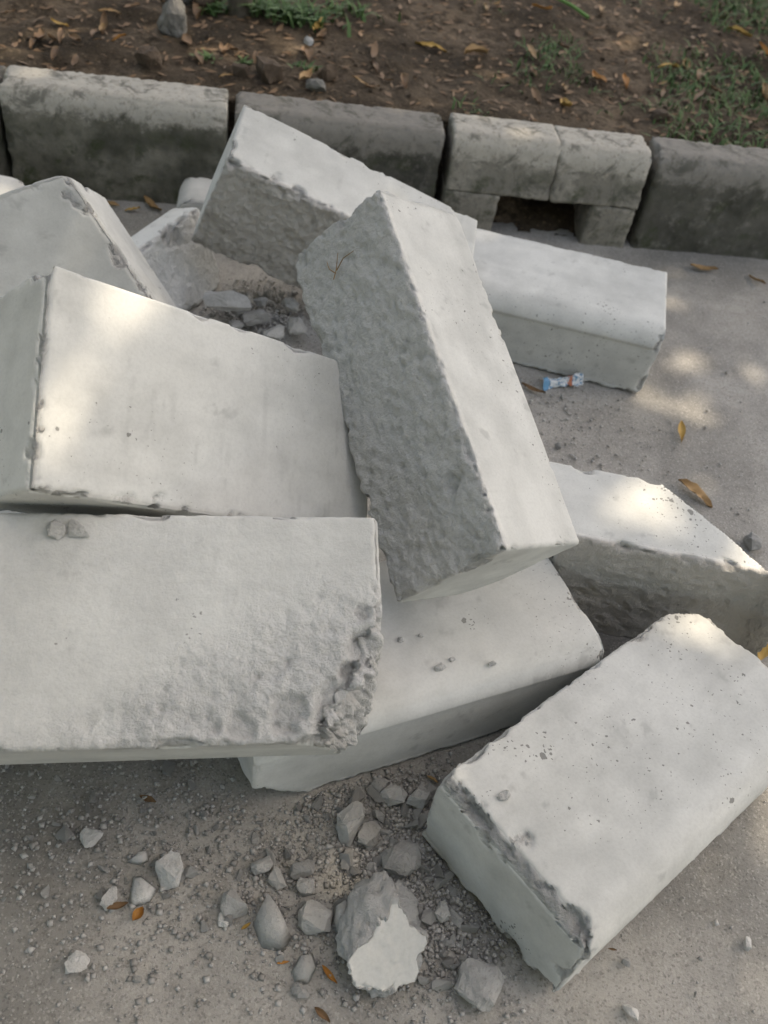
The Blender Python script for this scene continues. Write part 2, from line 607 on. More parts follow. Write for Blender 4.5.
def pose(o, Q):
    Q = np.array(Q, float)
    # re-orthogonalise
    a = Q[:, 0] / np.linalg.norm(Q[:, 0])
    c = Q[:, 2] - a * (a @ Q[:, 2]); c /= np.linalg.norm(c)
    b = np.cross(c, a)
    return Matrix([[a[i], b[i], c[i], o[i]] for i in range(3)] + [[0, 0, 0, 1]])


def add_block(label, o, Q, d, group='loose concrete kerb blocks in the heap', name='kerb_block', **kw):
    me = block_mesh(name, d, **kw)
    ob = link(name, me, matrix=pose(o, Q))
    return tag(ob, label, 'kerb block', group)


# ------------------------------------------------------------------ setting: road, verge
PSI = 0.20327
KD = np.array([math.cos(PSI), math.sin(PSI), 0])
KN = np.array([-math.sin(PSI), math.cos(PSI), 0])
K_D, K_X0, K_L = 2.356, -0.734, 0.60


def kp(s, w, z):
    return KN * (K_D + w) + KD * (K_X0 + s) + np.array([0, 0, z])


def build_road():
    # one sheet: fine under the camera, coarse to the horizon
    g = np.concatenate([[-400, -120, -40, -14, -6, -3.2], np.arange(-2.0, 2.0001, 0.02), [3.2, 6, 14, 40, 120, 400]])
    X, Y = np.meshgrid(g, g + 1.3, indexing='ij')
    n = len(g)
    p = np.stack([X.ravel(), Y.ravel(), np.zeros(n * n)], 1)
    near = sstep(2.4, 1.8, np.abs(p[:, 0])) * sstep(2.4, 1.8, np.abs(p[:, 1] - 1.3))
    p[:, 2] = near * (0.004 * fbm(p, 2.2, 3, 3) + 0.0022 * fbm(p, 14, 4, 5)) - 0.003
    id_ = np.arange(n * n).reshape(n, n)
    f = np.stack([id_[:-1, :-1], id_[1:, :-1], id_[1:, 1:], id_[:-1, 1:]], -1).reshape(-1, 4)
    tn = 0.46 + 0.85 * fbm(p, 1.8, 4, 81, 0.6) + 0.65 * fbm(p, 9, 4, 83, 0.6)
    # cement dust lies thicker round the heap
    tn += 0.10 * np.exp(-((p[:, 0] - 0.1) ** 2 + (p[:, 1] - 1.2) ** 2) / 0.9)
    for q_, s_, a_ in (((400, 850), 0.16, 0.22), ((200, 830), 0.2, 0.12), ((560, 420), 0.15, 0.12), ((650, 930), 0.25, 0.10)):
        c_ = at(q_, 0)
        tn += a_ * np.exp(-((p[:, 0] - c_[0]) ** 2 + (p[:, 1] - c_[1]) ** 2) / s_ ** 2) * (1 + fbm(p, 12, 3, 85))
    o = link('road', new_mesh('road', p, f, [M_ROAD], True, {'tone': np.clip(tn, 0, 1)}))
    return tag(o, 'dusty grey road surface under the heap', None, None, 'structure')


build_road()


def soil_height(P):
    w = P[:, 0] * KN[0] + P[:, 1] * KN[1] - K_D
    base = 0.252 + 0.05 * sstep(0.2, 3.0, w)
    q = np.stack([P[:, 0], P[:, 1], np.zeros(len(P))], 1)
    return base + 0.030 * fbm(q, 3.0, 4, 21) + 0.016 * fbm(q, 13, 4, 23) * sstep(0.15, 0.3, w) - 0.012


def build_verge():
    s = np.concatenate([[-300, -60, -14, -5, -2.6], np.arange(-1.5, 3.6, 0.02), [4.5, 7, 16, 60, 300]])
    w = np.concatenate([[0.147, 0.148], np.arange(0.16, 3.2, 0.02), [3.5, 4.2, 6, 12, 40, 300]])
    S, W = np.meshgrid(s, w, indexing='ij')
    P = KN * (K_D + W.ravel())[:, None] + KD * (K_X0 + S.ravel())[:, None]
    P[:, 2] = soil_height(P)
    sk = np.where((S.ravel() > 1.36) & (S.ravel() < 1.66), 0.19, -0.12)
    P[:, 2] = np.where(W.ravel() < 0.1475, sk, P[:, 2])
    id_ = np.arange(len(s) * len(w)).reshape(len(s), len(w))
    f = np.stack([id_[:-1, :-1], id_[1:, :-1], id_[1:, 1:], id_[:-1, 1:]], -1).reshape(-1, 4)
    o = link('soil_verge', new_mesh('soil_verge', P, f, [M_SOIL]))
    return tag(o, 'brown bare soil strip behind the kerb', None, None, 'structure')


build_verge()


def soil_at(px):
    p = at(px, 0.26)
    for _ in range(2):
        z = float(soil_height(p[None])[0])
        p = at(px, z)
    return p


# ------------------------------------------------------------------ kerb stones in place
def kerb_piece(s0, s1, z0, z1, matl, seed, rnd=True, dw=0.0, dz=0.0, yaw=0.0, parent=None, name='kerb_stone', cuts=(),
               chip=(0.004, 0.022), w1=0.155):
    # a = along the kerb, b = into the verge, c = up; local z keeps the stone's own height for the paint mask
    d = (s1 - s0, w1, z1 - z0)
    me = block_mesh(name, d, spacing=0.008, rounds=(('b0', 'c1', 0.040, 0.034),) if rnd else (),
                    rough={k: 0.5 for k in FACE}, chip=chip, cuts=cuts, seed=seed, mats=[matl], smooth_amp=0.003,
                    rough_amp=0.006, warp={(0, 0, 1): (0, 0.022, 0), (1, 0, 1): (0, 0.022, 0)} if rnd else
                    None,
                    edges={('b0', 'c0'): (0.001, 0.004)} if 'beam' in name or 'leg' in name else None)
    co = np.empty(len(me.vertices) * 3, dtype=np.float32)
    me.vertices.foreach_get('co', co)
    co = co.reshape(-1, 3)
    co[:, 0] -= d[0] / 2
    co[:, 2] += z0 + 0.05
    me.vertices.foreach_set('co', co.ravel())
    me.update()
    o = kp((s0 + s1) / 2, dw, dz - 0.05)
    q = PSI + yaw
    a = np.array([math.cos(q), math.sin(q), 0])
    Q = np.stack([a, np.cross([0, 0, 1], a), [0, 0, 1.0]], 1)
    return link(name, me, matrix=pose(o, Q), parent=parent)


G = 0.006
KG = 'old kerb stones along the soil verge'
tag(kerb_piece(-0.6 + G, -0.006, -0.05, 0.262, M_KERB[3], 61, dw=0.02), 'old kerb stone cut off by the left picture edge', 'kerb stone', KG)
tag(kerb_piece(0 + 0.008, 0.6 - 0.012, -0.05, 0.278, M_KERB[0], 62, dw=0.0, yaw=0.01),
    'old kerb stone with worn whitewash and dark mossy front, furthest left', 'kerb stone', KG)
tag(kerb_piece(0.6 + 0.008, 1.2 - 0.014, -0.05, 0.272, M_KERB[1], 63, dw=0.006),
    'plain dark grey kerb stone right behind the tilted top block', 'kerb stone', KG)
drain = bpy.data.objects.new('drain_kerb_stone', None)
col.objects.link(drain)
tag(drain, 'cracked tan kerb stone with a square drain opening at its foot', 'kerb stone', KG)
bpy.context.view_layer.update()
for s0, s1, z0, z1, rnd, nm, sd, yaw in ((1.212, 1.5165, 0.1220, 0.279, True, 'top_beam', 64, 0.0),
                                         (1.5185, 1.79, 0.1215, 0.277, True, 'top_beam', 65, -0.004),
                                         (1.212, 1.372, -0.05, 0.1212, False, 'side_leg', 66, 0.0),
                                         (1.650, 1.79, -0.05, 0.1205, False, 'side_leg', 67, 0.0)):
    kerb_piece(s0, s1, z0, z1, M_KERB[2], sd, rnd, parent=drain, name=nm, yaw=yaw, chip=(0.0015, 0.005) if not rnd else (0.002, 0.007))
tag(kerb_piece(1.8 + 0.016, 2.4 - 0.01, -0.05, 0.278, M_KERB[3], 68, dw=0.004, yaw=0.006),
    'dark kerb stone at the right picture edge beside the drain opening', 'kerb stone', KG)

_gs, _gw = np.meshgrid(np.linspace(1.362, 1.66, 40), np.linspace(0.035, 0.60, 60), indexing='ij')
_P = KN * (K_D + _gw.ravel())[:, None] + KD * (K_X0 + _gs.ravel())[:, None]
_P[:, 2] = -0.01 + 0.055 * sstep(0.03, 0.16, _gw.ravel()) + 0.022 * fbm(_P, 16, 4, 19)
_id = np.arange(_gs.size).reshape(_gs.shape)
_F = np.stack([_id[:-1, :-1], _id[1:, :-1], _id[1:, 1:], _id[:-1, 1:]], -1).reshape(-1, 4)
tag(link('drain_silt', new_mesh('drain_silt', _P, _F, [M_SOIL])), 'dark silt washed into the square drain opening', 'silt', None, 'stuff')

# ------------------------------------------------------------------ loose blocks of the heap
FIT = {
 'R': ([0.5939, 2.0857, 0.0065], [[-0.9969, -0.07768, -0.01285], [0.07791, -0.9968, -0.01767], [-0.01143, -0.01862, 0.99976]], [0.5997, 0.2881, 0.1838]),
 'C10': ([0.268, 1.1037, -0.0022], [[-0.86619, 0.49943, -0.01706], [-0.49972, -0.86576, 0.02725], [-0.00116, 0.03213, 0.99948]], [0.597, 0.2847, 0.1825]),
 'LR9': ([0.5572, 1.01, -0.006], [[-0.6831, 0.72983, -0.02701], [-0.73021, -0.68183, 0.04363], [0.01342, 0.04953, 0.99868]], [0.5894, 0.296, 0.1841]),
 'A': ([-0.1091, 1.274, 0.6798], [[0.4665, -0.5509, 0.69201], [-0.79911, 0.07291, 0.59675], [-0.37921, -0.83138, -0.40622]], [0.5983, 0.2268, 0.1889]),
 'B6': ([-0.4578, 1.6923, 0.4552], [[0.93041, -0.36426, -0.04057], [0.13478, 0.23711, 0.96209], [-0.34083, -0.90061, 0.26971]], [0.5886, 0.2807, 0.177]),
 'D4': ([-0.5884, 0.6518, 0.4633], [[0.96974, 0.22898, -0.08469], [0.24412, -0.90453, 0.34963], [0.00346, -0.35972, -0.93305]], [0.6, 0.2941, 0.179]),
 'B3': ([-0.1613, 1.2402, 0.2732], [[-0.70846, 0.17776, 0.683], [-0.49022, -0.82015, -0.29503], [0.50772, -0.54384, 0.66818]], [0.6, 0.285, 0.178]),
 'E8': ([0.33, 1.0262, 0.2609], [[0.99987, 0.0019, -0.0161], [0.01599, 0.04693, 0.99877], [0.00265, -0.9989, 0.0469]], [0.6, 0.2664, 0.1748]),
}
ARRIS = ('b1', 'c1', 0.062, 0.042)
STEP = ('b1', 0.765, 0.0055)

# right block lying on its back, broken off behind the leaning block
o, Q, d = FIT['R']
add_block('long block lying on the road in front of the drain opening, rounded edge toward us', o, Q, [0.522, d[1], d[2]],
          rounds=(ARRIS,), step=STEP, rough={'c0': 1, 'b0': .5, 'a1': 1}, chip=(0.0025, 0.008),
          edges={('b0', 'c1'): (0.005, 0.012), ('a0', 'b1'): (0.003, 0.014), ('a0', 'c1'): (0.003, 0.008)}, seed=1,
          cuts=(((0.0, 1.0, 0.1), (-1, 0.5, -0.8), 0.004),))
o, Q, d = FIT['C10']
add_block('low block pinned under the leaning and lower left blocks, one bottom corner broken off', o, Q, d,
          rounds=(ARRIS,), step=STEP, rough={'c0': 1, 'b0': .5}, dirt={'c1': 0.12}, chip=(0.003, 0.008), seed=2,
          cuts=(((0.93, 1.0, 0.20), (1, 0.8, -1.2), 0.010),))
o, Q, d = FIT['LR9']
add_block('large pale block lying alone at lower right, chipped along its near end', o, Q, d,
          rounds=(('b1', 'c1', 0.05, 0.038),), step=STEP, rough={'c0': 1, 'b0': .4}, chip=(0.004, 0.010), seed=3,
          edges={('a1', 'c1'): (0.020, 0.020), ('b0', 'c1'): (0.005, 0.014), ('a1', 'b1'): (0.010, 0.02), ('a1', 'c0'): (0.004, 0.02), ('a0', 'c1'): (0.006, 0.014)},
          cuts=(((0.035, 0.10, 1), (-1, -1.4, 0.5), 0.006), ((1, 0.04, 0.9), (0.5, -1, 0.6), 0.004)))
# leaning block
o, Q, d = FIT['A']
add_block('leaning block at the centre of the heap with a rough pitted grey side', o, Q, d,
          rounds=(('b1', 'c1', 0.10, 0.075),), rough={'c0': 1, 'a0': .8}, chip=(0.0035, 0.010), seed=4, rough_amp=0.0050,
          edges={('b0', 'c0'): (0.004, 0.013), ('a1', 'c0'): (0.004, 0.012), ('b1', 'c0'): (0.006, 0.016), ('a0', 'c0'): (0.008, 0.02)},
          warp={(0, 1, 0): (-0.03, 0, 0)}, cuts=(((0.03, 0.93, 0), (-1, 1.1, -0.3), 0.006),), spacing=0.0036,
          dents=(((0.97, 0.28, 0), 0.035, 0.004), ((0.80, 0.22, 0), 0.016, 0.008)))
o, Q, d = FIT['B6']
add_block('tilted block on top at the back with a dark rough broken side', o, Q, d,
          rounds=(), rough={'c0': 1}, dirt={'c0': 0.42}, chip=(0.003, 0.010), seed=5, rough_amp=0.008,
          edges={('b0', 'c0'): (0.007, 0.020), ('b1', 'c0'): (0.010, 0.030), ('b0', 'c1'): (0.004, 0.012), ('a0', 'b0'): (0.004, 0.006)})
# lower left block, trowelled back upward
o, Q, d = FIT['D4']


def d4_mask(u, p):
    n = fbm(p, 9, 4, 77)
    return 0.12 + 0.88 * sstep(-0.05, 0.30, u[:, 0] * 0.55 + u[:, 1] * 0.75 - 0.75 + 0.22 * n)


add_block('lower left block with coarse rippled top and crumbled right corner', o, Q, d,
          rounds=(('b1', 'c1', 0.03, 0.03),), rough={'c0': 1, 'a1': .8}, chip=(0.004, 0.012), seed=6, rough_amp=0.0045, rough_mask=d4_mask,
          edges={('a1', 'c0'): (0.008, 0.022), ('b1', 'c0'): (0.005, 0.012), ('b0', 'c0'): (0.004, 0.008)},
          cuts=(((0.955, 0.66, 0), (1.0, 0.62, -0.28), 0.022), ((0.90, 1.0, 0.1), (1, 1.0, -0.35), 0.020)), spacing=0.0032,
          dents=(((0.90, 0.85, 0.0), 0.035, 0.016), ((0.955, 0.60, 0.0), 0.024, 0.018), ((0.80, 0.88, 0.0), 0.026, 0.010),
                 ((0.93, 0.72, 0.05), 0.022, 0.020), ((0.87, 0.97, 0.08), 0.022, 0.018), ((0.70, 0.93, 0.0), 0.02, 0.006),
                 ((0.955, 0.45, 0.0), 0.012, 0.005), ((0.97, 0.82, 0.25), 0.02, 0.014)))
o, Q, d = FIT['B3']
Qm = np.array(Q)
cut = 0.038
o3 = np.array(o) + Qm[:, 0] * cut
add_block('big smooth block propped up at left, sunlit along its left edge', o3, Q, [d[0] - cut, d[1], d[2]],
          rounds=(), rough={'c0': 1}, chip=(0.004, 0.010), seed=7,
          edges={('a1', 'c1'): (0.009, 0.016), ('b1', 'c1'): (0.006, 0.018), ('a1', 'b0'): (0.006, 0.014), ('b0', 'c1'): (0.003, 0.007)},
          dirt={'b1': 0.25})
o, Q, d = FIT['E8']
add_block('block standing behind the lower right block with a dark earth stained side', o, Q, [0.44, d[1], d[2]],
          rounds=(), rough={'c0': 1, 'a1': 1}, dirt={'c0': 0.7, 'a1': 0.6}, chip=(0.003, 0.012), seed=8, rough_amp=0.004,
          edges={('b0', 'c0'): (0.004, 0.014), ('b0', 'c1'): (0.006, 0.014)},
          warp={(0, 0, 1): (-0.08, 0, 0), (0, 1, 1): (-0.08, 0, 0), (0, 0, 0): (-0.02, 0, 0)}, cuts=(((0.43, 0.0, 1.0), (0.75, -0.10, 0.66), 0.005), ((0.97, 0.8, 0.5), (1, 0.2, 0.3), 0.008)))


def free_block(label, base, adir, d, updir=(0, 0, 1), **kw):
    a = np.array(adir, float); a /= np.linalg.norm(a)
    c = np.array(updir, float); c -= a * (a @ c); c /= np.linalg.norm(c)
    Q = np.stack([a, np.cross(c, a), c], 1)
    return add_block(label, base, Q, d, **kw)


# block at upper left whose end faces us: eight corners on two planes
def on_plane(px, p, n):
    r = ray(px)
    return CAM_C + r * (((np.array(p) - CAM_C) @ n) / (r @ n))


def corner_block(label, corners, seed, **kw):
    """corners[(a,b,c)] in world space -> warped block"""
    P0 = corners[(0, 0, 0)]
    ea, eb, ec = (corners[k] - P0 for k in ((1, 0, 0), (0, 1, 0), (0, 0, 1)))
    a = ea / np.linalg.norm(ea)
    c = ec - a * (a @ ec); c /= np.linalg.norm(c)
    b = np.cross(c, a)
    Q = np.stack([a, b, c], 1)
    d = np.array([np.linalg.norm(ea), np.linalg.norm(eb), np.linalg.norm(ec)])
    warp = {k: Q.T @ (v - P0) - np.array(k) * d for k, v in corners.items()}
    return add_block(label, P0, Q, d, warp=warp, seed=seed, **kw)


_P = at((67, 172), 0.47)
_n = np.array([0.25, -0.80, 0.55]); _n /= np.linalg.norm(_n)
_f = {(0, 0): _P, (1, 0): on_plane((178, 338), _P, _n), (0, 1): on_plane((-75, 236), _P, _n), (1, 1): on_plane((40, 400), _P, _n)}
_r = ray((104, 194)); _r = _r / np.linalg.norm(_r)
_E = CAM_C + _r * (np.linalg.norm(_P - CAM_C) + 0.22) - _P
_c = {}
for (b_, c_), v_ in _f.items():
    _c[(0, b_, c_)] = v_
    _c[(1, b_, c_)] = v_ + _E
corner_block('peaked block end at upper left with a crumbling right edge', _c, 9, rough={'c1': 1, 'a1': 1}, chip=(0.005, 0.010),
             edges={('a0', 'c0'): (0.010, 0.024), ('a0', 'b0'): (0.008, 0.012), ('b0', 'c0'): (0.012, 0.02), ('a1', 'c0'): (0.02, 0.012)},
             bulge=(('b0', 'c', 0.014),), cuts=(((0, 0, 0.05), (0.0, -1, -0.45), 0.002),))
# flat lying block that carries the tilted top block
free_block('half hidden block between the peaked block and the tilted top block', [-0.655, 1.50, 0.0], (0.30, 0.95, 0), [0.44, 0.12, 0.205],
           updir=(-0.34, 0.10, 0.93), rounds=(('b1', 'c1', 0.05, 0.05),), rough={'b0': .6, 'a0': .6}, chip=(0.006, 0.02), seed=10,
           dents=(((0.72, 0, 0.9), 0.035, 0.008),))
free_block('sunlit rounded block corner peeking out at the left picture edge', [-1.035, 1.66, 0.0], (0.0, 1.0, 0), [0.29, 0.55, 0.185],
           rounds=(('a1', 'c1', 0.05, 0.05), ('b0', 'c1', 0.05, 0.05)), chip=(0.004, 0.008), seed=11, spacing=0.008)
free_block('small pale block piece between the heap and the mossy kerb stone', [-0.70, 2.07, 0.0], (0.98, 0.2, 0), [0.28, 0.14, 0.12],
           rounds=(('a0', 'c1', 0.05, 0.05),), chip=(0.008, 0.02), seed=12, spacing=0.007)
free_block('broken block hidden beneath the lower left block', [-0.62, 0.66, 0.0], (0.97, 0.24, 0), [0.30, 0.2, 0.285],
           rounds=(), chip=(0.006, 0.02), seed=13, spacing=0.01)


# ------------------------------------------------------------------ rubble
def ico(sub):
    import bmesh
    bm = bmesh.new()
    bmesh.ops.create_icosphere(bm, subdivisions=sub, radius=1.0)
    v = np.array([x.co[:] for x in bm.verts]); f = np.array([[x.index for x in fc.verts] for fc in bm.faces])
    bm.free()
    return v, f


ICO = {k: ico(k) for k in (1, 2, 3, 5)}


def hull_mesh(name, seed, mats, scale, npts):
    import bmesh
    r = np.random.default_rng(seed)
    pts = r.normal(size=(npts, 3)); pts /= np.linalg.norm(pts, axis=1, keepdims=True)
    pts = np.sign(pts) * np.abs(pts) ** 0.8 * r.uniform(0.78, 1.12, size=(npts, 1))
    pts *= np.array(scale) * r.uniform(0.8, 1.15, size=3)
    bm = bmesh.new()
    vs_ = [bm.verts.new(p) for p in pts]
    g = bmesh.ops.convex_hull(bm, input=vs_)
    bmesh.ops.delete(bm, geom=list({e for e in g['geom_interior'] if isinstance(e, bmesh.types.BMVert)}), context='VERTS')
    if npts >= 20:   # larger pieces get broken, grainy faces
        bmesh.ops.subdivide_edges(bm, edges=bm.edges[:], cuts=3, use_grid_fill=True)
        bmesh.ops.triangulate(bm, faces=bm.faces[:])
        co_ = np.array([v.co[:] for v in bm.verts]); m_ = float(np.mean(scale))
        dn_ = m_ * (0.16 * fbm(co_ / m_ + seed, 1.7, 3, seed) + 0.09 * fbm(co_ / m_ + seed, 6, 3, seed + 1))
        for v, d_ in zip(bm.verts, dn_): v.co = v.co * (1 + d_ / max(v.co.length, 1e-6))
    me = bpy.data.meshes.new(name)
    bm.to_mesh(me); bm.free()
    for m in mats: me.materials.append(m)
    return me


def chunk_mesh(name, sub, seed, mats, scale=(1, 1, 1), planes=22, lo=0.36, hi=0.54, nz=0.0, flat=None, smooth=False):
    """angular broken lump: sphere clipped by random planes; flat = list of (normal, h) cast faces kept smooth"""
    if planes:
        return hull_mesh(name, seed, mats, np.array(scale) * 0.56, {1: 11, 2: 20, 3: 24}.get(sub, 26))
    r = np.random.default_rng(seed)
    v, f = ICO[sub]
    v = v.copy()
    frac = np.ones(len(v))
    for _ in range(planes):
        n = r.normal(size=3); n /= np.linalg.norm(n)
        h = r.uniform(lo, hi)
        v -= np.clip(v @ n - h, 0, None)[:, None] * n
    v = v * np.array(scale)
    if nz:
        nn = v / np.maximum(np.linalg.norm(v, axis=1, keepdims=True), 1e-6)
        m = max(scale)
        v = v + nn * (m * nz * (fbm(v / m + seed, 3.2, 4, seed) + 0.35 * fbm(v / m + seed, 14, 3, seed + 3)))[:, None]
    for n, h in (flat or []):
        n = np.array(n, float); n /= np.linalg.norm(n)
        ov = np.clip(v @ n - h, 0, None)
        v = v - ov[:, None] * n
        frac = np.where(ov > 1e-5, 0.0, frac)
    return new_mesh(name, v, f, mats, smooth, {'frac': frac, 'rough': frac * 0.3, 'dirt': np.zeros(len(v)), 'tone': np.full(len(v), 0.75)})


def inv_blocks():
    out = []
    for ob in col.objects:
        if ob.name.startswith('kerb_block'):
            mw = np.array(ob.matrix_world); R_ = mw[:3, :3]; t = mw[:3, 3]
            co = np.array([list(c) for c in ob.bound_box])
            out.append((R_, t, co.min(0), co.max(0)))
    return out


BL = inv_blocks()


def clear_of_blocks(p, pad=0.004):
    for R_, t, lo, hi in BL:
        q = (p - t) @ R_
        if np.all(q > lo - pad) and np.all(q < hi + pad): return False
    return True


def put_chunk(name, label, cat, px, wpx, hpx, seed, z=0.0, sub=2, mats=None, group=None, flatten=0.7, rot=None, nz=0.03, flat=None, planes=22, smooth=False):
    c = at(px, z)
    k = px_per_m(c)
    sx = wpx / k / 2
    sy = hpx / k / 2 * 1.1
    sz = min(sx, sy) * flatten
    c = at(px, z + sz * 0.8)
    me = chunk_mesh(name, sub, seed, mats or [M_PEBBLE], (sx * 2.0, sy * 2.0, sz * 1.9) if planes else (sx, sy, sz), planes, nz=nz, flat=flat, smooth=smooth)
    ob = link(name, me)
    ob.matrix_world = Matrix.Translation(Vector(c)) @ Matrix.Rotation((ROLL * 0.8) if rot is None else rot, 4, 'Z')
    return tag(ob, label, cat, group)


CG = 'concrete chunks knocked off the blocks'
# the big lump in front: rough upper part, one pale cast face turned up toward us
lump = put_chunk('concrete_lump', 'biggest broken lump, lying between the lower right block and the grit', 'rubble', (383, 938), 82, 100, 503, sub=5,
                 mats=[M_CONC], group=CG, flatten=0.80, nz=0.0, planes=0, smooth=True)
co = np.empty(len(lump.data.vertices) * 3, dtype=np.float32); lump.data.vertices.foreach_get('co', co)
co = co.reshape(-1, 3).astype(float)
LR_ = np.abs(co).max(0)
q_ = co / LR_
q_[:, 0] *= 1.0 - 0.30 * sstep(-0.2, 0.9, q_[:, 1])
q_[:, 2] *= 1.0 - 0.15 * sstep(0.3, -0.6, q_[:, 1])
nn_ = q_ / np.linalg.norm(q_, axis=1, keepdims=True)
q_ += nn_ * (0.34 * fbm(q_, 1.6, 2, 5) + 0.16 * fbm(q_, 5.0, 4, 9, 0.6) + 0.05 * fbm(q_, 18, 3, 12))[:, None]
fn_ = np.array([0.22, -0.66, 0.72]); fn_ /= np.linalg.norm(fn_)
ov_ = np.clip(q_ @ fn_ - 0.56 - 0.05 * fbm(q_, 7, 3, 15), 0, None)
q_ -= ov_[:, None] * fn_
fl_ = np.where(ov_ > 0.002, 0.0, 1.0)
lump.data.vertices.foreach_set('co', (q_ * LR_).astype(np.float32).ravel())
lump.data.attributes['frac'].data.foreach_set('value', fl_.astype(np.float32))
lump.data.attributes['rough'].data.foreach_set('value', (fl_ * 0.5).astype(np.float32))
lump.data.update()
CH = [
    ('round pale chip right of the white triangular chip', (168, 870), 30, 27, 3, 'w'),
    ('flat pale fragment left of the white triangular chip', (110, 898), 22, 13, 2, 'w'),
    ('small bright lump alone at the bottom left', (77, 964), 18, 19, 2, 'w'),
    ('pale lump in the shade under the lower left block', (90, 836), 20, 21, 2, 'w'),
    ('smooth rounded grey stone left of the pointed chunk', (234, 903), 27, 25, 3, 'd'),
    ('small upright chip just below the smooth rounded stone', (223, 918), 11, 17, 2, 'w'),
    ('pale cube shaped lump between pointed chunk and biggest lump', (314, 918), 27, 29, 3, 'p'),
    ('small grey chip under the flaky grey chunk', (300, 991), 20, 15, 2, 'd'),
    ('light grey stone above the pointed chunk', (262, 866), 26, 20, 2, 'p'),
    ('grey stone touching the light grey stone on its right', (277, 878), 22, 14, 2, 'p'),
    ('brownish grey stone above the pale cube shaped lump', (302, 869), 24, 17, 2, 'd'),
    ('square grey stone right under the brownish grey stone', (306, 888), 19, 20, 2, 'p'),
    ('tall wedge of concrete in front of the pinned low block', (352, 824), 30, 36, 3, 'p'),
    ('grey stone just right of the tall wedge', (371, 835), 24, 20, 2, 'd'),
    ('dark angular stone against the end of the lower right block', (402, 858), 37, 30, 3, 'd'),
    ('rounded stone near the rubble top beside the pinned block', (394, 796), 22, 20, 2, 'p'),
    ('small stone touching the pinned block at the rubble top', (380, 785), 16, 14, 2, 'd'),
    ('flat stone wedged between pinned block and lower right block', (418, 797), 24, 22, 2, 'p'),
    ('blocky stone below the near end of the lower right block', (477, 983), 40, 38, 3, 'd'),
    ('small square stone beside the biggest lump, right side', (443, 911), 18, 20, 2, 'p'),
    ('small long stone under the end of the lower right block', (455, 918), 11, 24, 2, 'd'),
    ('small white pebble at the bottom right of the picture', (632, 1013), 18, 14, 2, 'w'),
    ('small dark stone on the open road at lower right', (626, 962), 10, 9, 2, 'd'),
    ('small pale pebble on the open road at lower right', (748, 944), 11, 10, 2, 'w'),
    ('dark stone at the right edge beyond the standing block', (753, 543), 18, 20, 2, 'd'),
]
for i, (lb, px, w, h, sub, kd) in enumerate(CH):
    ob = put_chunk('concrete_chunk' if kd != 'd' else 'stone', lb, 'rubble', px, w, h, 600 + i, sub=sub,
                   mats=[{'w': M_PEBBLE_W, 'p': M_PEBBLE, 'd': M_PEBBLE_DK, 'tall': M_PEBBLE}[kd]], group=CG,
                   flatten=0.8, planes=22, rot=i * 1.3, nz=0.03)


def shard(label, outline, peak_px, h, matl, name='concrete_shard'):
    """flat-sided splinter: outline on the road, a shoulder ring and a ridge point"""
    base = np.array([at(q, 0.0) for q in outline]); n_ = len(base)
    pk = at(peak_px, h)
    sh = base + (pk - base) * 0.30; sh[:, 2] = h * np.linspace(0.5, 0.8, n_)
    ctr = base.mean(0)
    V_ = np.concatenate([base + (base - ctr) * 0.02, sh, [pk], [ctr]]) - ctr
    F_ = []
    for k in range(n_):
        k2 = (k + 1) % n_
        F_ += [(k, k2, n_ + k2), (k, n_ + k2, n_ + k), (n_ + k, n_ + k2, 2 * n_), (k2, k, 2 * n_ + 1)]
    ob_ = link(name, new_mesh(name, V_, F_, [matl], False), tuple(ctr))
    return tag(ob_, label, 'rubble', CG)


shard('pointed grey chunk standing left of the biggest lump', [(253, 925), (262, 948), (283, 952), (291, 938), (282, 920), (268, 903)], (268, 893), 0.045, M_PEBBLE)
shard('white triangular chip beside the orange leaf', [(132, 908), (129, 900), (133, 878), (141, 876), (157, 889), (150, 902)], (142, 890), 0.016, M_PEBBLE_W)
shard('thin pale sliver above the white triangular chip', [(127, 862), (140, 865), (149, 861), (147, 851), (138, 853)], (141, 856), 0.014, M_PEBBLE_W)
shard('flaky grey chunk below the pale cube shaped lump', [(291, 972), (296, 985), (308, 984), (317, 968), (312, 953), (300, 956)], (305, 964), 0.024, M_PEBBLE)
shard('angular stone leaning on the biggest lump from the left', [(331, 925), (338, 935), (350, 930), (353, 910), (345, 900), (334, 908)], (343, 912), 0.035, M_PEBBLE)
# debris in the hollow behind the propped block
put_chunk('concrete_chunk', 'flat pale slab piece in the hollow under the tilted top block', 'rubble', (226, 301), 40, 24, 701, z=0.05, sub=3, group=CG, flatten=0.5, mats=[M_PEBBLE])
for i, (px, w, h, lb) in enumerate([((258, 318), 26, 17, 'grey lump in the hollow right of the flat slab piece'),
                                    ((289, 306), 20, 20, 'pale lump in the hollow touching the leaning block'),
                                    ((242, 313), 20, 14, 'small lump in the hollow below the flat slab piece'),
                                    ((275, 332), 24, 16, 'lump in the hollow nearest the propped block'),
                                    ((236, 326), 18, 12, 'small chip in the hollow against the propped block edge'),
                                    ((296, 326), 18, 16, 'chip in the hollow low beside the leaning block'),
                                    ((262, 303), 16, 12, 'small lump at the back of the hollow')]):
    put_chunk('concrete_chunk', lb, 'rubble', px, w, h, 710 + i, z=0.03, sub=2, group=CG, mats=[M_PEBBLE if i % 2 else M_PEBBLE_DK])
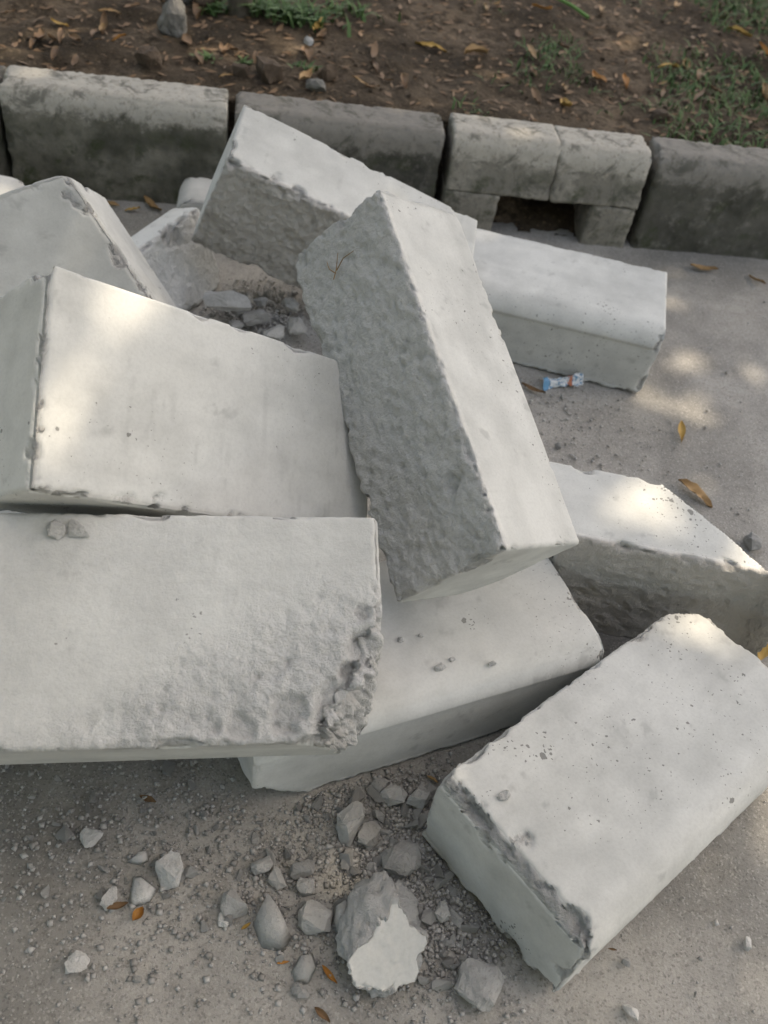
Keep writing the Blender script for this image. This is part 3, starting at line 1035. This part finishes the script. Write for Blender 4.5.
# chips lying on blocks
def put_on(px, plane_p, plane_n, size, seed, label):
    p = on_plane(px, plane_p, np.array(plane_n, float))
    me = chunk_mesh('concrete_chip', 2, seed, [M_PEBBLE], (size * 1.8, size * 1.5, size * 1.2), 22, nz=0.02)
    n = Vector(plane_n).normalized()
    ob = link('concrete_chip', me)
    ob.matrix_world = Matrix.Translation(Vector(p) + n * size * 0.25) @ n.to_track_quat('Z', 'Y').to_matrix().to_4x4()
    return tag(ob, label, 'rubble', CG)


def face_plane(k, face):
    o, Q, d = FIT[k]; Q = np.array(Q); ax, sd = FACE[face]
    n = Q[:, ax] * (1 if sd else -1)
    return np.array(o) + (Q[:, ax] * d[ax] if sd else 0), n


pp, pn = face_plane('LR9', 'c1')
put_on((505, 796), pp, pn, 0.011, 801, 'small chip lying on top of the lower right block')
pp, pn = face_plane('D4', 'c0')
put_on((56, 530), pp, pn, 0.015, 802, 'left of two chips under the propped block')
put_on((80, 529), pp, pn, 0.015, 803, 'right of two chips under the propped block')
pp, pn = face_plane('C10', 'c1')
for i, (px, s_) in enumerate([((440, 668), 0.009), ((452, 660), 0.006), ((492, 664), 0.006), ((400, 640), 0.006), ((421, 636), 0.005)]):
    ob = put_on(px, pp, pn, s_, 810 + i, 'tiny crumb lying on the pinned low block')
    ob['group'] = 'crumbs on the pinned low block'

# small countable pebbles
PEB = [chunk_mesh('pebble', 1, 900 + i, [M_PEBBLE if i % 3 else M_PEBBLE_DK], (1.7, 1.4, 1.15), 14) for i in range(9)]
BLOB = [  # (pixel on the ground, spread in metres, weight, where)
    ((412, 850), 0.050, 5.2, 'in the rubble between the pinned block and the lower right block'),
    ((365, 800), 0.050, 2.2, 'in the rubble at the foot of the pinned low block'),
    ((450, 920), 0.045, 3.0, 'along the near end of the lower right block'),
    ((310, 875), 0.060, 2.4, 'around the stones left of the biggest lump'),
    ((380, 930), 0.090, 1.2, 'around the biggest lump'),
    ((130, 860), 0.09, 1.3, 'around the white triangular chip'),
    ((50, 810), 0.12, 1.3, 'in the shade under the left end of the lower left block'),
    ((200, 800), 0.09, 1.6, 'in the shade in front of the pinned block end'),
    ((40, 910), 0.12, 0.4, 'on the road at the lower left picture edge'),
    ((560, 420), 0.09, 0.9, 'on the road below the snack wrapper'),
    ((262, 314), 0.050, 5.0, 'in the hollow under the tilted top block'),
    ((700, 960), 0.18, 0.25, 'on the open road at lower right'),
    ((700, 450), 0.25, 0.35, 'on the open road at right')]


def scatter(n, pad, tight=1.0):
    ws = np.array([b[2] for b in BLOB]); ws /= ws.sum()
    out = []
    while len(out) < n:
        k = rng.choice(len(BLOB), p=ws)
        px, sd = BLOB[k][:2]
        p = at(px, 0.0) + np.array([rng.normal(0, sd * tight), rng.normal(0, sd * tight), 0])
        if clear_of_blocks(p + np.array([0, 0, 0.004]), pad): out.append((p, k))
    return out


for i, (p, kb) in enumerate(scatter(298, 0.008)):
    med = 0.0105 if kb in (0, 1, 2, 3, 10) else 0.0075
    r = float(np.clip(rng.lognormal(math.log(med), 0.4), 0.0045, 0.021))
    ob = link('pebble', PEB[i % 9])
    ob.scale = (r, r * rng.uniform(0.7, 1.0), r * rng.uniform(0.7, 1.1))
    ob.location = (p[0], p[1], r * 0.35 - 0.001)
    ob.rotation_euler = (rng.normal(0, 0.5), rng.normal(0, 0.5), rng.uniform(0, 6.28))
    tag(ob, 'small grey concrete pebble ' + BLOB[kb][3], 'pebble', 'small pebbles ' + BLOB[kb][3])

# grit: far too many to count
def grit():
    pts = [p for p, _ in scatter(12500, 0.0, 1.3)]
    extra = []
    while len(extra) < 2500:
        p = np.array([rng.uniform(-1.2, 1.3), rng.uniform(0.15, 2.5), 0])
        if p @ KN < K_D - 0.01 and clear_of_blocks(p + np.array([0, 0, 0.003]), 0): extra.append(p)
    base, fb = ICO[1]
    sel = base[:12]
    # octahedra keep it cheap
    ov = np.array([[1, 0, 0], [-1, 0, 0], [0, 1, 0], [0, -1, 0], [0, 0, 1], [0, 0, -1]], float)
    of = np.array([[0, 2, 4], [2, 1, 4], [1, 3, 4], [3, 0, 4], [2, 0, 5], [1, 2, 5], [3, 1, 5], [0, 3, 5]])
    V, Fc, T = [], [], []
    for k, p in enumerate(pts + extra):
        r = float(np.clip(rng.lognormal(math.log(0.0022 if k < len(pts) else 0.0014), 0.55), 0.0008, 0.006))
        q = ov * (r * rng.uniform(0.6, 1.25, size=(6, 1))) * np.array([1, 1, 0.7])
        a = rng.uniform(0, 6.28); c_, s_ = math.cos(a), math.sin(a)
        q = q @ np.array([[c_, s_, 0], [-s_, c_, 0], [0, 0, 1]])
        V.append(q + p + np.array([0, 0, r * 0.3])); Fc.append(of + 6 * k); T.append(np.full(6, rng.random()))
    m, nt, bs = mat('grit')
    N = NT(nt)
    tv = N.attr('tone')
    c = N.mix(tv, (0.25, 0.242, 0.225), (0.47, 0.465, 0.45))
    nt.links.new(c, bs.inputs['Base Color']); bs.inputs['Roughness'].default_value = 0.95
    o = link('concrete_grit', new_mesh('concrete_grit', np.concatenate(V), np.concatenate(Fc), [m], False, {'tone': np.concatenate(T)}))
    tag(o, 'fine concrete grit and crumbs spread over the road around the blocks', 'grit', None, 'stuff')


grit()


# ------------------------------------------------------------------ leaves on the ground
def leaf_mesh(name, L, Wd, matl, curl=0.25, seed=0):
    r = np.random.default_rng(seed)
    nu, nv = 9, 5
    V = []
    for i in range(nu):
        t = i / (nu - 1)
        hw = Wd / 2 * (math.sin(math.pi * min(max(t, 0.02), 0.98)) ** 0.8) * (1 - 0.25 * t)
        for j in range(nv):
            s_ = j / (nv - 1) * 2 - 1
            z = curl * Wd * (s_ * s_) * 0.9 + 0.05 * L * math.sin(t * 5 + seed) + 0.06 * Wd * r.normal()
            V.append((t * L - L / 2, s_ * hw, max(z, -0.2 * Wd)))
    V = np.array(V)
    V[:, 2] -= V[:, 2].min()
    id_ = np.arange(nu * nv).reshape(nu, nv)
    f = np.stack([id_[:-1, :-1], id_[1:, :-1], id_[1:, 1:], id_[:-1, 1:]], -1).reshape(-1, 4)
    return new_mesh(name, V, f, [matl])


def put_leaf(px, ang_px, len_px, matl, label, ground='road', ratio=0.3, seed=0, group='fallen leaves'):
    f = (lambda q: at(q, 0.001)) if ground == 'road' else soil_at
    c = f(px)
    e = f((px[0] + 20 * math.cos(ang_px), px[1] + 20 * math.sin(ang_px)))
    k = np.linalg.norm(e - c) / 20
    L = min(len_px * k, 0.11)
    me = leaf_mesh('fallen_leaf', L, L * ratio * float(rng.uniform(0.75, 1.25)), matl, float(rng.uniform(0.05, 0.45)), seed)
    ob = link('fallen_leaf', me, tuple(c + np.array([0, 0, 0.002 if ground == 'road' else 0.006])))
    ob.rotation_euler = (rng.normal(0, 0.12), rng.normal(0, 0.12), math.atan2(e[1] - c[1], e[0] - c[0]))
    return tag(ob, label, 'leaf', group)


LT, LO, LY, LB = M_LEAF_TAN, M_LEAF_ORANGE, M_LEAF_YELLOW, M_LEAF_BROWN
for i, a in enumerate([
    ((703, 270), 0.15, 28, LT, 'tan leaf on the road near the dark right kerb stone'),
    ((756, 282), 0.7, 20, LT, 'tan leaf at the right picture edge by the kerb foot'),
    ((681, 433), 1.5, 20, LY, 'short yellow leaf alone on the open road at right'),
    ((694, 495), 0.6, 44, LT, 'long orange brown leaf beside the standing block'),
    ((138, 915), -0.9, 17, LO, 'bright orange leaf under the white triangular chip'),
    ((118, 907), -0.3, 22, LB, 'brown leaf scrap left of the bright orange leaf'),
    ((329, 976), 0.9, 24, LO, 'orange brown leaf against the foot of the biggest lump'),
    ((283, 963), -0.1, 13, LO, 'small orange leaf scrap below the pointed chunk'),
    ((148, 800), 0.4, 18, LB, 'brown leaf in the shade under the lower left block'),
    ((432, 780), 0.6, 14, LT, 'tan leaf scrap by the pinned low block'),
    ((113, 205), 0.3, 14, LT, 'tan leaf leftmost of three by the mossy kerb foot'),
    ((133, 211), 0.0, 16, LY, 'yellow leaf in the middle of three by the mossy kerb foot'),
    ((152, 207), 0.6, 22, LT, 'tan leaf rightmost of three by the mossy kerb foot'),
    ((246, 927), -0.6, 12, LY, 'pale yellow leaf scrap beside the smooth rounded stone'),
    ((764, 650), -1.1, 26, LY, 'greenish yellow leaf between standing block and lower right block'),
    ((322, 1016), 0.8, 22, LB, 'brown leaf tip at the bottom picture edge'),
    ((612, 950), 0.2, 9, LB, 'tiny dark leaf scrap on the open road'),
]):
    put_leaf(a[0], a[1], a[2], a[3], a[4], 'road', 0.34 if i not in (4,) else 0.6, 40 + i)
SL = [((430, 51), 0.0, 38, LY, 'curled yellow leaf on bare soil above the grey kerb stone'),
      ((475, 57), -0.2, 24, LT, 'tan leaf right of the curled yellow leaf'),
      ((531, 55), 0.9, 24, LT, 'bent tan leaf above the drain kerb stone'),
      ((541, 11), 0.1, 20, LO, 'orange leaf at the top picture edge'),
      ((565, 108), 1.1, 18, LY, 'yellow leaf lying against the back of the drain kerb stone'),
      ((598, 82), 1.0, 26, LO, 'orange brown leaf at the left side of the grass patch'),
      ((624, 85), 1.4, 26, LO, 'upright orange leaf in the grass patch'),
      ((669, 70), 0.0, 26, LY, 'yellow leaf in the middle of the grass patch'),
      ((738, 36), 0.2, 26, LY, 'yellow leaf at upper right of the grass patch'),
      ((764, 54), 0.5, 18, LO, 'orange leaf cut by the right picture edge in the grass'),
      ((318, 30), -0.9, 22, LY, 'yellow leaf under the green weed left of centre'),
      ((60, 27), 0.3, 18, LY, 'yellow leaf on the soil at upper left'),
      ((118, 42), 0.2, 20, LO, 'orange leaf on the soil above the mossy kerb stone'),
      ((110, 15), 0.3, 24, LT, 'tan leaf near the upper left rock'),
      ((226, 79), 0.0, 14, LT, 'tan leaf behind the joint of the mossy kerb stone'),
      ((360, 84), 0.4, 18, LT, 'tan leaf behind the grey kerb stone'),
      ((305, 80), -0.6, 18, LT, 'tan leaf between the soil clods')]
for i, a in enumerate(SL):
    put_leaf(a[0], a[1], a[2], a[3], a[4], 'soil', 0.3, 80 + i)
for i in range(58):
    px = (rng.uniform(5, 765), rng.uniform(2, 118))
    if px[1] > 60 + px[0] * 0.11: px = (px[0], px[1] * 0.5)
    put_leaf(px, rng.uniform(0, 3.1), rng.uniform(8, 16), (LB, LB, LB, LT, LB)[i % 5],
             'small withered leaf among the litter on the soil behind the kerb', 'soil', rng.uniform(0.22, 0.4), 200 + i, 'litter leaves on the soil')


# ------------------------------------------------------------------ verge: rocks, clods, grass, weeds, stick
def soil_chunk(name, label, cat, px, w, h, seed, matl, sub=3, group=None, sink=0.5):
    c = soil_at(px); k = px_per_m(c)
    sx, sz = w / k / 2, h / k / 2
    me = chunk_mesh(name, sub, seed, [matl], (sx * 1.9, sx * 1.7, sz * 1.9), 20, nz=0.08)
    ob = link(name, me, tuple(c + np.array([0, sx * 0.5, sz * sink])))
    ob.rotation_euler = (0, 0, seed)
    return tag(ob, label, cat, group)


soil_chunk('rock', 'squarish grey rock standing on the soil at upper left', 'rock', (170, 36), 36, 42, 3, M_ROCK)
soil_chunk('rock', 'flat pale rock behind the squarish grey rock', 'rock', (172, 4), 40, 16, 4, M_ROCK)
soil_chunk('rock', 'small pale stone on the soil under the yellow leaf', 'rock', (308, 45), 10, 9, 5, M_PEBBLE, 2)
soil_chunk('rock', 'grey stone behind the grey kerb stone left end', 'rock', (315, 92), 20, 14, 6, M_ROCK, 2)
for i, (px, w, h, lb) in enumerate([((148, 66), 26, 20, 'brown soil clod behind the mossy kerb stone'),
                                    ((266, 80), 34, 26, 'large brown soil clod behind the kerb joint'),
                                    ((240, 76), 18, 14, 'small soil clod left of the large clod'),
                                    ((326, 80), 24, 18, 'soil clod right of the large clod'),
                                    ((205, 4), 40, 24, 'brown clod at the top edge beside the rock'),
                                    ((660, 120), 22, 10, 'grey soil clod behind the drain kerb stone')]):
    soil_chunk('soil_clod', lb, 'clod', px, w, h, 20 + i, M_CLOD, 3, 'soil clods on the verge')
CLM = [chunk_mesh('soil_crumb', 1, 950 + i, [M_CLOD], (1, 0.9, 0.7), 6) for i in range(5)]
for i in range(110):
    px = (rng.uniform(0, 768), rng.uniform(0, 120))
    if px[1] > 55 + px[0] * 0.11: continue
    c = soil_at(px); r = rng.uniform(0.007, 0.024)
    ob = link('soil_crumb', CLM[i % 5], tuple(c + np.array([0, 0, r * 0.2])))
    ob.scale = (r, r, r); ob.rotation_euler = (0, 0, rng.uniform(0, 6))
    tag(ob, 'small brown crumb of earth on the soil behind the kerb', 'clod', 'earth crumbs on the verge')


def blade_mesh(spots, hmin, hmax, wid, lean):
    V, Fc = [], []
    for (x, y, z) in spots:
        h = rng.uniform(hmin, hmax); a = rng.uniform(0, 6.28); l = rng.uniform(0.2, lean) * h
        dx, dy = math.cos(a), math.sin(a); w = wid * rng.uniform(0.6, 1.2)
        b = len(V)
        sx, sy = -dy * w, dx * w
        for t, k in ((0, 1.0), (0.55, 0.85), (1.0, 0.12)):
            ox, oy, oz = dx * l * t * t, dy * l * t * t, h * (t - 0.25 * t * t * lean)
            V.append((x + ox - sx * k, y + oy - sy * k, z + oz - 0.004)); V.append((x + ox + sx * k, y + oy + sy * k, z + oz - 0.004))
        Fc += [(b, b + 1, b + 3, b + 2), (b + 2, b + 3, b + 5, b + 4)]
    return np.array(V), np.array(Fc)


sp = []
gs, gw = rng.uniform(1.2, 4.4, 24000), rng.uniform(0.17, 2.4, 24000)
gq = KN * (K_D + gw)[:, None] + KD * (K_X0 + gs)[:, None]
gd = 1.5 * fbm(gq, 4.0, 3, 91) + 0.9 * (gs - 1.45 - 0.10 * gw)
gq[:, 2] = soil_height(gq)
sp = list(gq[gd > rng.uniform(0.1, 0.9, 24000)])
V, Fc = blade_mesh(sp, 0.015, 0.055, 0.0032, 1.4)
tag(link('grass', new_mesh('grass', V, Fc, [M_GRASS])), 'short sparse grass growing on the soil at upper right', 'grass', None, 'stuff')


def weed(px, label, n, r, h, wid):
    c = soil_at(px)
    s_ = [c * 0 + np.array([rng.normal(0, r), rng.normal(0, r * 0.6), 0]) for _ in range(n)]
    V, Fc = blade_mesh(s_, h * 0.5, h, wid, 1.5)
    tag(link('weed', new_mesh('weed', V, Fc, [M_GRASS]), tuple(c)), label, 'weed', 'green weeds on the verge')


weed((300, 22), 'bushy green weed at the top edge left of centre', 150, 0.05, 0.09, 0.006)
weed((262, 10), 'leafy green weed right of the slender trunk', 90, 0.05, 0.08, 0.006)
weed((345, 12), 'sparse green weed at the top edge near the middle', 60, 0.05, 0.06, 0.005)
weed((215, 12), 'green weed between the rocks at the top edge', 60, 0.03, 0.07, 0.005)
weed((207, 58), 'small green weed behind the mossy kerb stone', 40, 0.014, 0.03, 0.004)
weed((248, 64), 'small green weed left of the large clod', 30, 0.02, 0.03, 0.004)
weed((304, 67), 'small green weed right of the large clod', 30, 0.02, 0.03, 0.004)


def tube(name, pts, rad, matl, n=7):
    pts = [np.array(p, float) for p in pts]
    V, Fc = [], []
    for i, p in enumerate(pts):
        t = pts[min(i + 1, len(pts) - 1)] - pts[max(i - 1, 0)]; t /= np.linalg.norm(t)
        u = np.cross(t, [0.3, 0.9, 0.2]); u /= np.linalg.norm(u); v = np.cross(t, u)
        r = rad[i] if hasattr(rad, '__len__') else rad
        for k in range(n):
            a = 2 * math.pi * k / n
            V.append(p + r * (math.cos(a) * u + math.sin(a) * v))
    for i in range(len(pts) - 1):
        for k in range(n):
            a, b = i * n + k, i * n + (k + 1) % n
            Fc.append((a, b, b + n, a + n))
    return np.array(V), np.array(Fc)


M_STEM = leaf_material('green_stem', (0.12, 0.26, 0.06), (0.16, 0.30, 0.08))
p0, p1 = soil_at((553, 0)), soil_at((588, 20))
V, Fc = tube('green_stem', [p0 + [0, 0, .012], (p0 + p1) / 2 + [0, 0, .016], p1 + [0, 0, .008]], 0.006, M_STEM)
tag(link('green_stem', new_mesh('green_stem', V, Fc, [M_STEM])), 'fresh green stem lying on the soil at the top edge', 'stem')
# fine litter
V, Fc = [], []
lq = KN * (K_D + rng.uniform(0.17, 2.6, 5200))[:, None] + KD * rng.uniform(-1.6, 2.6, 5200)[:, None]
lq[:, 2] = soil_height(lq)
for q in lq:
    a = rng.uniform(0, 6.28); L = rng.uniform(0.006, 0.024); wd = L * rng.uniform(0.15, 0.4); z = rng.uniform(0.001, 0.006)
    ux, uy = math.cos(a) * L, math.sin(a) * L; vx, vy = -math.sin(a) * wd, math.cos(a) * wd
    b = len(V)
    V += [q + [-ux, -uy, z], q + [vx, vy, z + 0.003], q + [ux, uy, z + 0.002], q + [-vx, -vy, z]]
    Fc.append((b, b + 1, b + 2, b + 3))
tag(link('leaf_litter', new_mesh('leaf_litter', np.array(V), np.array(Fc), [M_LEAF_BROWN], False)), 'fine brown leaf litter over the soil behind the kerb', 'leaf litter', None, 'stuff')

# ------------------------------------------------------------------ snack wrapper by the right block
def wrapper():
    c = at((562, 384), 0.0); k = px_per_m(c)
    L, Wd = 46 / k, 0.026
    nu, nv = 25, 7
    V = []
    for i in range(nu):
        t = i / (nu - 1)
        pinch = 0.72 + 0.28 * abs(2 * t - 0.9) + 0.10 * math.sin(17 * t) + 0.06 * math.sin(41 * t)
        for j in range(nv):
            s_ = j / (nv - 1) - 0.5
            z = 0.009 + 0.006 * math.sin(7 * t + 5 * s_) + 0.005 * abs(math.sin(19 * t - 7 * s_)) - 0.004 * abs(math.sin(31 * t + 11 * s_)) + 0.014 * s_
            V.append(((t - 0.5) * L, s_ * Wd * pinch + 0.003 * math.sin(7 * t), max(z, 0.001)))
    id_ = np.arange(nu * nv).reshape(nu, nv)
    f = np.stack([id_[:-1, :-1], id_[1:, :-1], id_[1:, 1:], id_[:-1, 1:]], -1).reshape(-1, 4)
    m, nt, bs = mat('printed_foil')
    N = NT(nt)
    x = N.sep()[0]
    c0 = N.mix(N.ramp(N.noise(130, 3, 0.6), 0.50, 0.56), (0.60, 0.64, 0.66), (0.10, 0.24, 0.38))
    # one red-orange printed field right of the middle, white ends
    fld = N.math('MULTIPLY', N.math('GREATER_THAN', x, 0.012), N.math('LESS_THAN', x, 0.026))
    c0 = N.mix(N.math('MULTIPLY', fld, N.ramp(N.noise(90, 3, 0.6), 0.4, 0.5)), c0, (0.45, 0.15, 0.07))
    ends = N.math('LESS_THAN', x, -0.042)
    c0 = N.mix(ends, c0, (0.10, 0.30, 0.50))
    nt.links.new(c0, bs.inputs['Base Color']); bs.inputs['Roughness'].default_value = 0.3
    me = new_mesh('snack_wrapper', V, f, [m])
    ob = link('snack_wrapper', me, tuple(c))
    e = at((600, 380), 0.0)
    ob.rotation_euler = (0.25, 0, math.atan2(e[1] - c[1], e[0] - c[0]) + 0.05)
    tag(ob, 'crumpled blue and white snack wrapper with an orange patch on the road', 'wrapper')


wrapper()
put_leaf((533, 391), 0.5, 26, LB, 'dark brown leaf left of the snack wrapper', 'road', 0.3, 71)
# dry twig stuck to the rough side of the leaning block
pp, pn = face_plane('A', 'c0')
tw = bpy.data.objects.new('dry_twig', None); col.objects.link(tw)
base = on_plane((337, 278), pp, pn) + pn * 0.006
tw.location = base
tag(tw, 'tiny forked dry twig on the rough side of the leaning block', 'twig')
for a_, b_, c_ in (((336, 280), (340, 270), (343, 254)), ((339, 271), (347, 259), (359, 252)), ((338, 274), (333, 270), (332, 263))):
    pts = [on_plane(q, pp, pn) + pn * (0.005 + 0.003 * i) - base for i, q in enumerate((a_, b_, c_))]
    V, Fc = tube('stalk', pts, [0.0010, 0.0008, 0.0005], M_BARK, 5)
    link('stalk', new_mesh('stalk', V, Fc, [M_LEAF_TAN]), parent=tw)

# ------------------------------------------------------------------ the tree that shades the place
def make_tree(name, label, base, CC, RX, RY, RZ, NL, gaps, radii, nlimb, group=None):
    t = bpy.data.objects.new(name, None)
    col.objects.link(t)
    t.location = tuple(base)
    tag(t, label, 'tree', group)
    top = CC - base
    pts = [np.array([0, 0, -0.1]), top * np.array([0.05, 0.05, 0.12]), top * np.array([0.25, 0.25, 0.45]), top * np.array([0.7, 0.7, 0.8]), top + np.array([0, 0, 0.3 * RZ])]
    V, Fc = tube('trunk', pts, list(radii[0] * np.array([1.15, 1.0, 0.85, 0.6, 0.2])), M_BARK, 12)
    link('trunk', new_mesh('trunk', V, Fc, [M_BARK]), parent=t)
    for i in range(nlimb):
        a = i * 2.4
        f_ = 0.45 + 0.5 * i / nlimb
        st = pts[2] + (pts[3] - pts[2]) * min(1, (f_ - 0.45) / 0.35)
        rr = rng.uniform(0.6, 0.95)
        en = top + np.array([math.cos(a) * RX * rr, math.sin(a) * RY * rr, rng.uniform(-0.4, 0.5) * RZ])
        V, Fc = tube('limb', [st, (st + en) / 2 + np.array([0, 0, 0.12 * RX]), en], list(radii[1] * np.array([1, 0.6, 0.2])), M_BARK, 7)
        link('limb', new_mesh('limb', V, Fc, [M_BARK]), parent=t)
    c = link('crown', leaf_cloud(CC, RX, RY, RZ, NL, gaps, base), parent=t)
    c['kind'] = 'stuff'
    return t


# gaps in the crown: (pixel, height of the lit surface, radius in metres)
GAPS = [((100, 325), 0.62, 0.017), ((78, 385), 0.60, 0.018), ((66, 445), 0.56, 0.014), ((135, 312), 0.6, 0.014),
        ((400, 20), 0.3, 0.03), ((640, 30), 0.3, 0.035), ((720, 90), 0.28, 0.03), ((500, 60), 0.28, 0.03), ((230, 30), 0.3, 0.04), ((20, 40), 0.28, 0.04),
        ((640, 512), 0.26, 0.026), ((692, 625), 0.18, 0.026), ((620, 500), 0.26, 0.019),
        ((688, 362), 0.0, 0.040), ((735, 362), 0.0, 0.036), ((690, 410), 0.0, 0.046), ((655, 400), 0.0, 0.036), ((668, 300), 0.0, 0.024),
        ((752, 835), 0.0, 0.046), ((768, 800), 0.0, 0.046), ((715, 870), 0.0, 0.025), ((15, 188), 0.19, 0.032),
        ((525, 138), 0.27, 0.024), ((715, 158), 0.27, 0.024), ((60, 20), 0.27, 0.036), ((180, 12), 0.3, 0.036), ((95, 8), 0.28, 0.043),
        ((300, 40), 0.27, 0.029), ((545, 520), 0.40, 0.016), ((30, 75), 0.27, 0.022)]


def leaf_cloud(CC, RX, RY, RZ, NL, gaps, origin):
    th = rng.uniform(0, 2 * math.pi, NL); rr = np.sqrt(rng.uniform(0, 1, NL))
    zz = rng.normal(0, 0.42, NL)
    edge = 1 + 0.12 * np.sin(5 * th + 1) + 0.08 * np.sin(11 * th)
    LP = CC + np.stack([RX * rr * np.cos(th) * edge, RY * rr * np.sin(th) * edge, RZ * zz * np.sqrt(np.clip(1.1 - rr ** 2, 0.1, 1))], 1)
    if gaps:   # thicker twigs of foliage where the photograph shows no sun on the lower left block and the leaning one
        xs = []
        for px, z, rad in (((40, 600), 0.42, 0.22), ((150, 620), 0.42, 0.22), ((280, 600), 0.42, 0.2), ((520, 265), 0.19, 0.12), ((430, 350), 0.5, 0.15), ((620, 800), 0.19, 0.2), ((262, 300), 0.0, 0.12), ((325, 185), 0.42, 0.10)):
            T = at(px, z)
            tt = (CC[2] - T[2]) / SUN[2] + rng.normal(0, 0.3, 130)
            xs.append(T + SUN * tt[:, None] + rng.uniform(-rad, rad, (130, 3)))
        LP = np.concatenate([LP] + xs); NL = len(LP)
    keep = np.ones(NL, bool)
    LS = rng.uniform(0.10, 0.17, NL)
    for px, z, rad in gaps:
        T = at(px, z)
        v = LP - T
        t = v @ SUN
        dist = np.linalg.norm(v - t[:, None] * SUN, axis=1)
        keep &= dist > rad + LS * 0.2
    LP, LS = LP[keep], LS[keep]
    n = len(LP)
    a1 = rng.normal(size=(n, 3)); a1[:, 2] *= 0.45; a1 /= np.linalg.norm(a1, axis=1, keepdims=True)
    up = rng.normal(size=(n, 3)) * 0.5 + np.array([0, 0, 1.0])
    b1 = np.cross(up, a1); b1 /= np.linalg.norm(b1, axis=1, keepdims=True)
    hl, hw = (LS * 0.5)[:, None], (LS * 0.34)[:, None]
    Vv = np.stack([LP - a1 * hl, LP - a1 * hl * 0.3 + b1 * hw, LP + a1 * hl * 0.4 + b1 * hw * 0.8, LP + a1 * hl,
                   LP + a1 * hl * 0.4 - b1 * hw * 0.8, LP - a1 * hl * 0.3 - b1 * hw], 1).reshape(-1, 3) - origin
    i6 = np.arange(n)[:, None] * 6
    ff = np.concatenate([i6 + np.array([0, 1, 4, 5]), i6 + np.array([1, 2, 3, 4])], 0)
    return new_mesh('crown', Vv, ff, [M_CROWN])


TB = soil_at((240, 14))
make_tree('young_tree', 'slender young tree trunk between weeds at the top edge', TB, TB + np.array([-0.1, 0.5, 3.9]), 0.9, 0.9, 0.9, 900, (), (0.036, 0.014), 7)
CC = np.array([0.15, 2.0, 0]) + SUN / SUN[2] * 6.4
make_tree('shade_tree', 'large tree beyond the right of the picture, crown shading the heap', np.array([CC[0] - 0.3, 5.6, 0.28]), CC, 3.3, 3.9, 1.2, 30000, GAPS, (0.16, 0.06), 16)
# unseen trees added behind and beside the camera to block low side light
for bx, by, hz, r_, lb in ((-3.4, -1.6, 3.2, 2.5, 'added unseen tree blocking side light, behind and left of the viewer'),
                           (-0.2, -4.2, 3.6, 2.8, 'added unseen tree blocking side light, straight behind the viewer'),
                           (3.4, -3.6, 3.0, 2.4, 'added unseen tree blocking side light, behind and right of the viewer'),
                           (-5.2, 2.4, 3.4, 2.6, 'added unseen tree blocking side light, beyond the left of the picture')):
    b0_ = np.array([bx, by, 0.0])
    make_tree('light_blocking_tree', lb, b0_, b0_ + np.array([0.05, 0.1, hz]), r_, r_, r_, 9500, (), (0.13, 0.05), 9, 'unseen trees added to block side light')
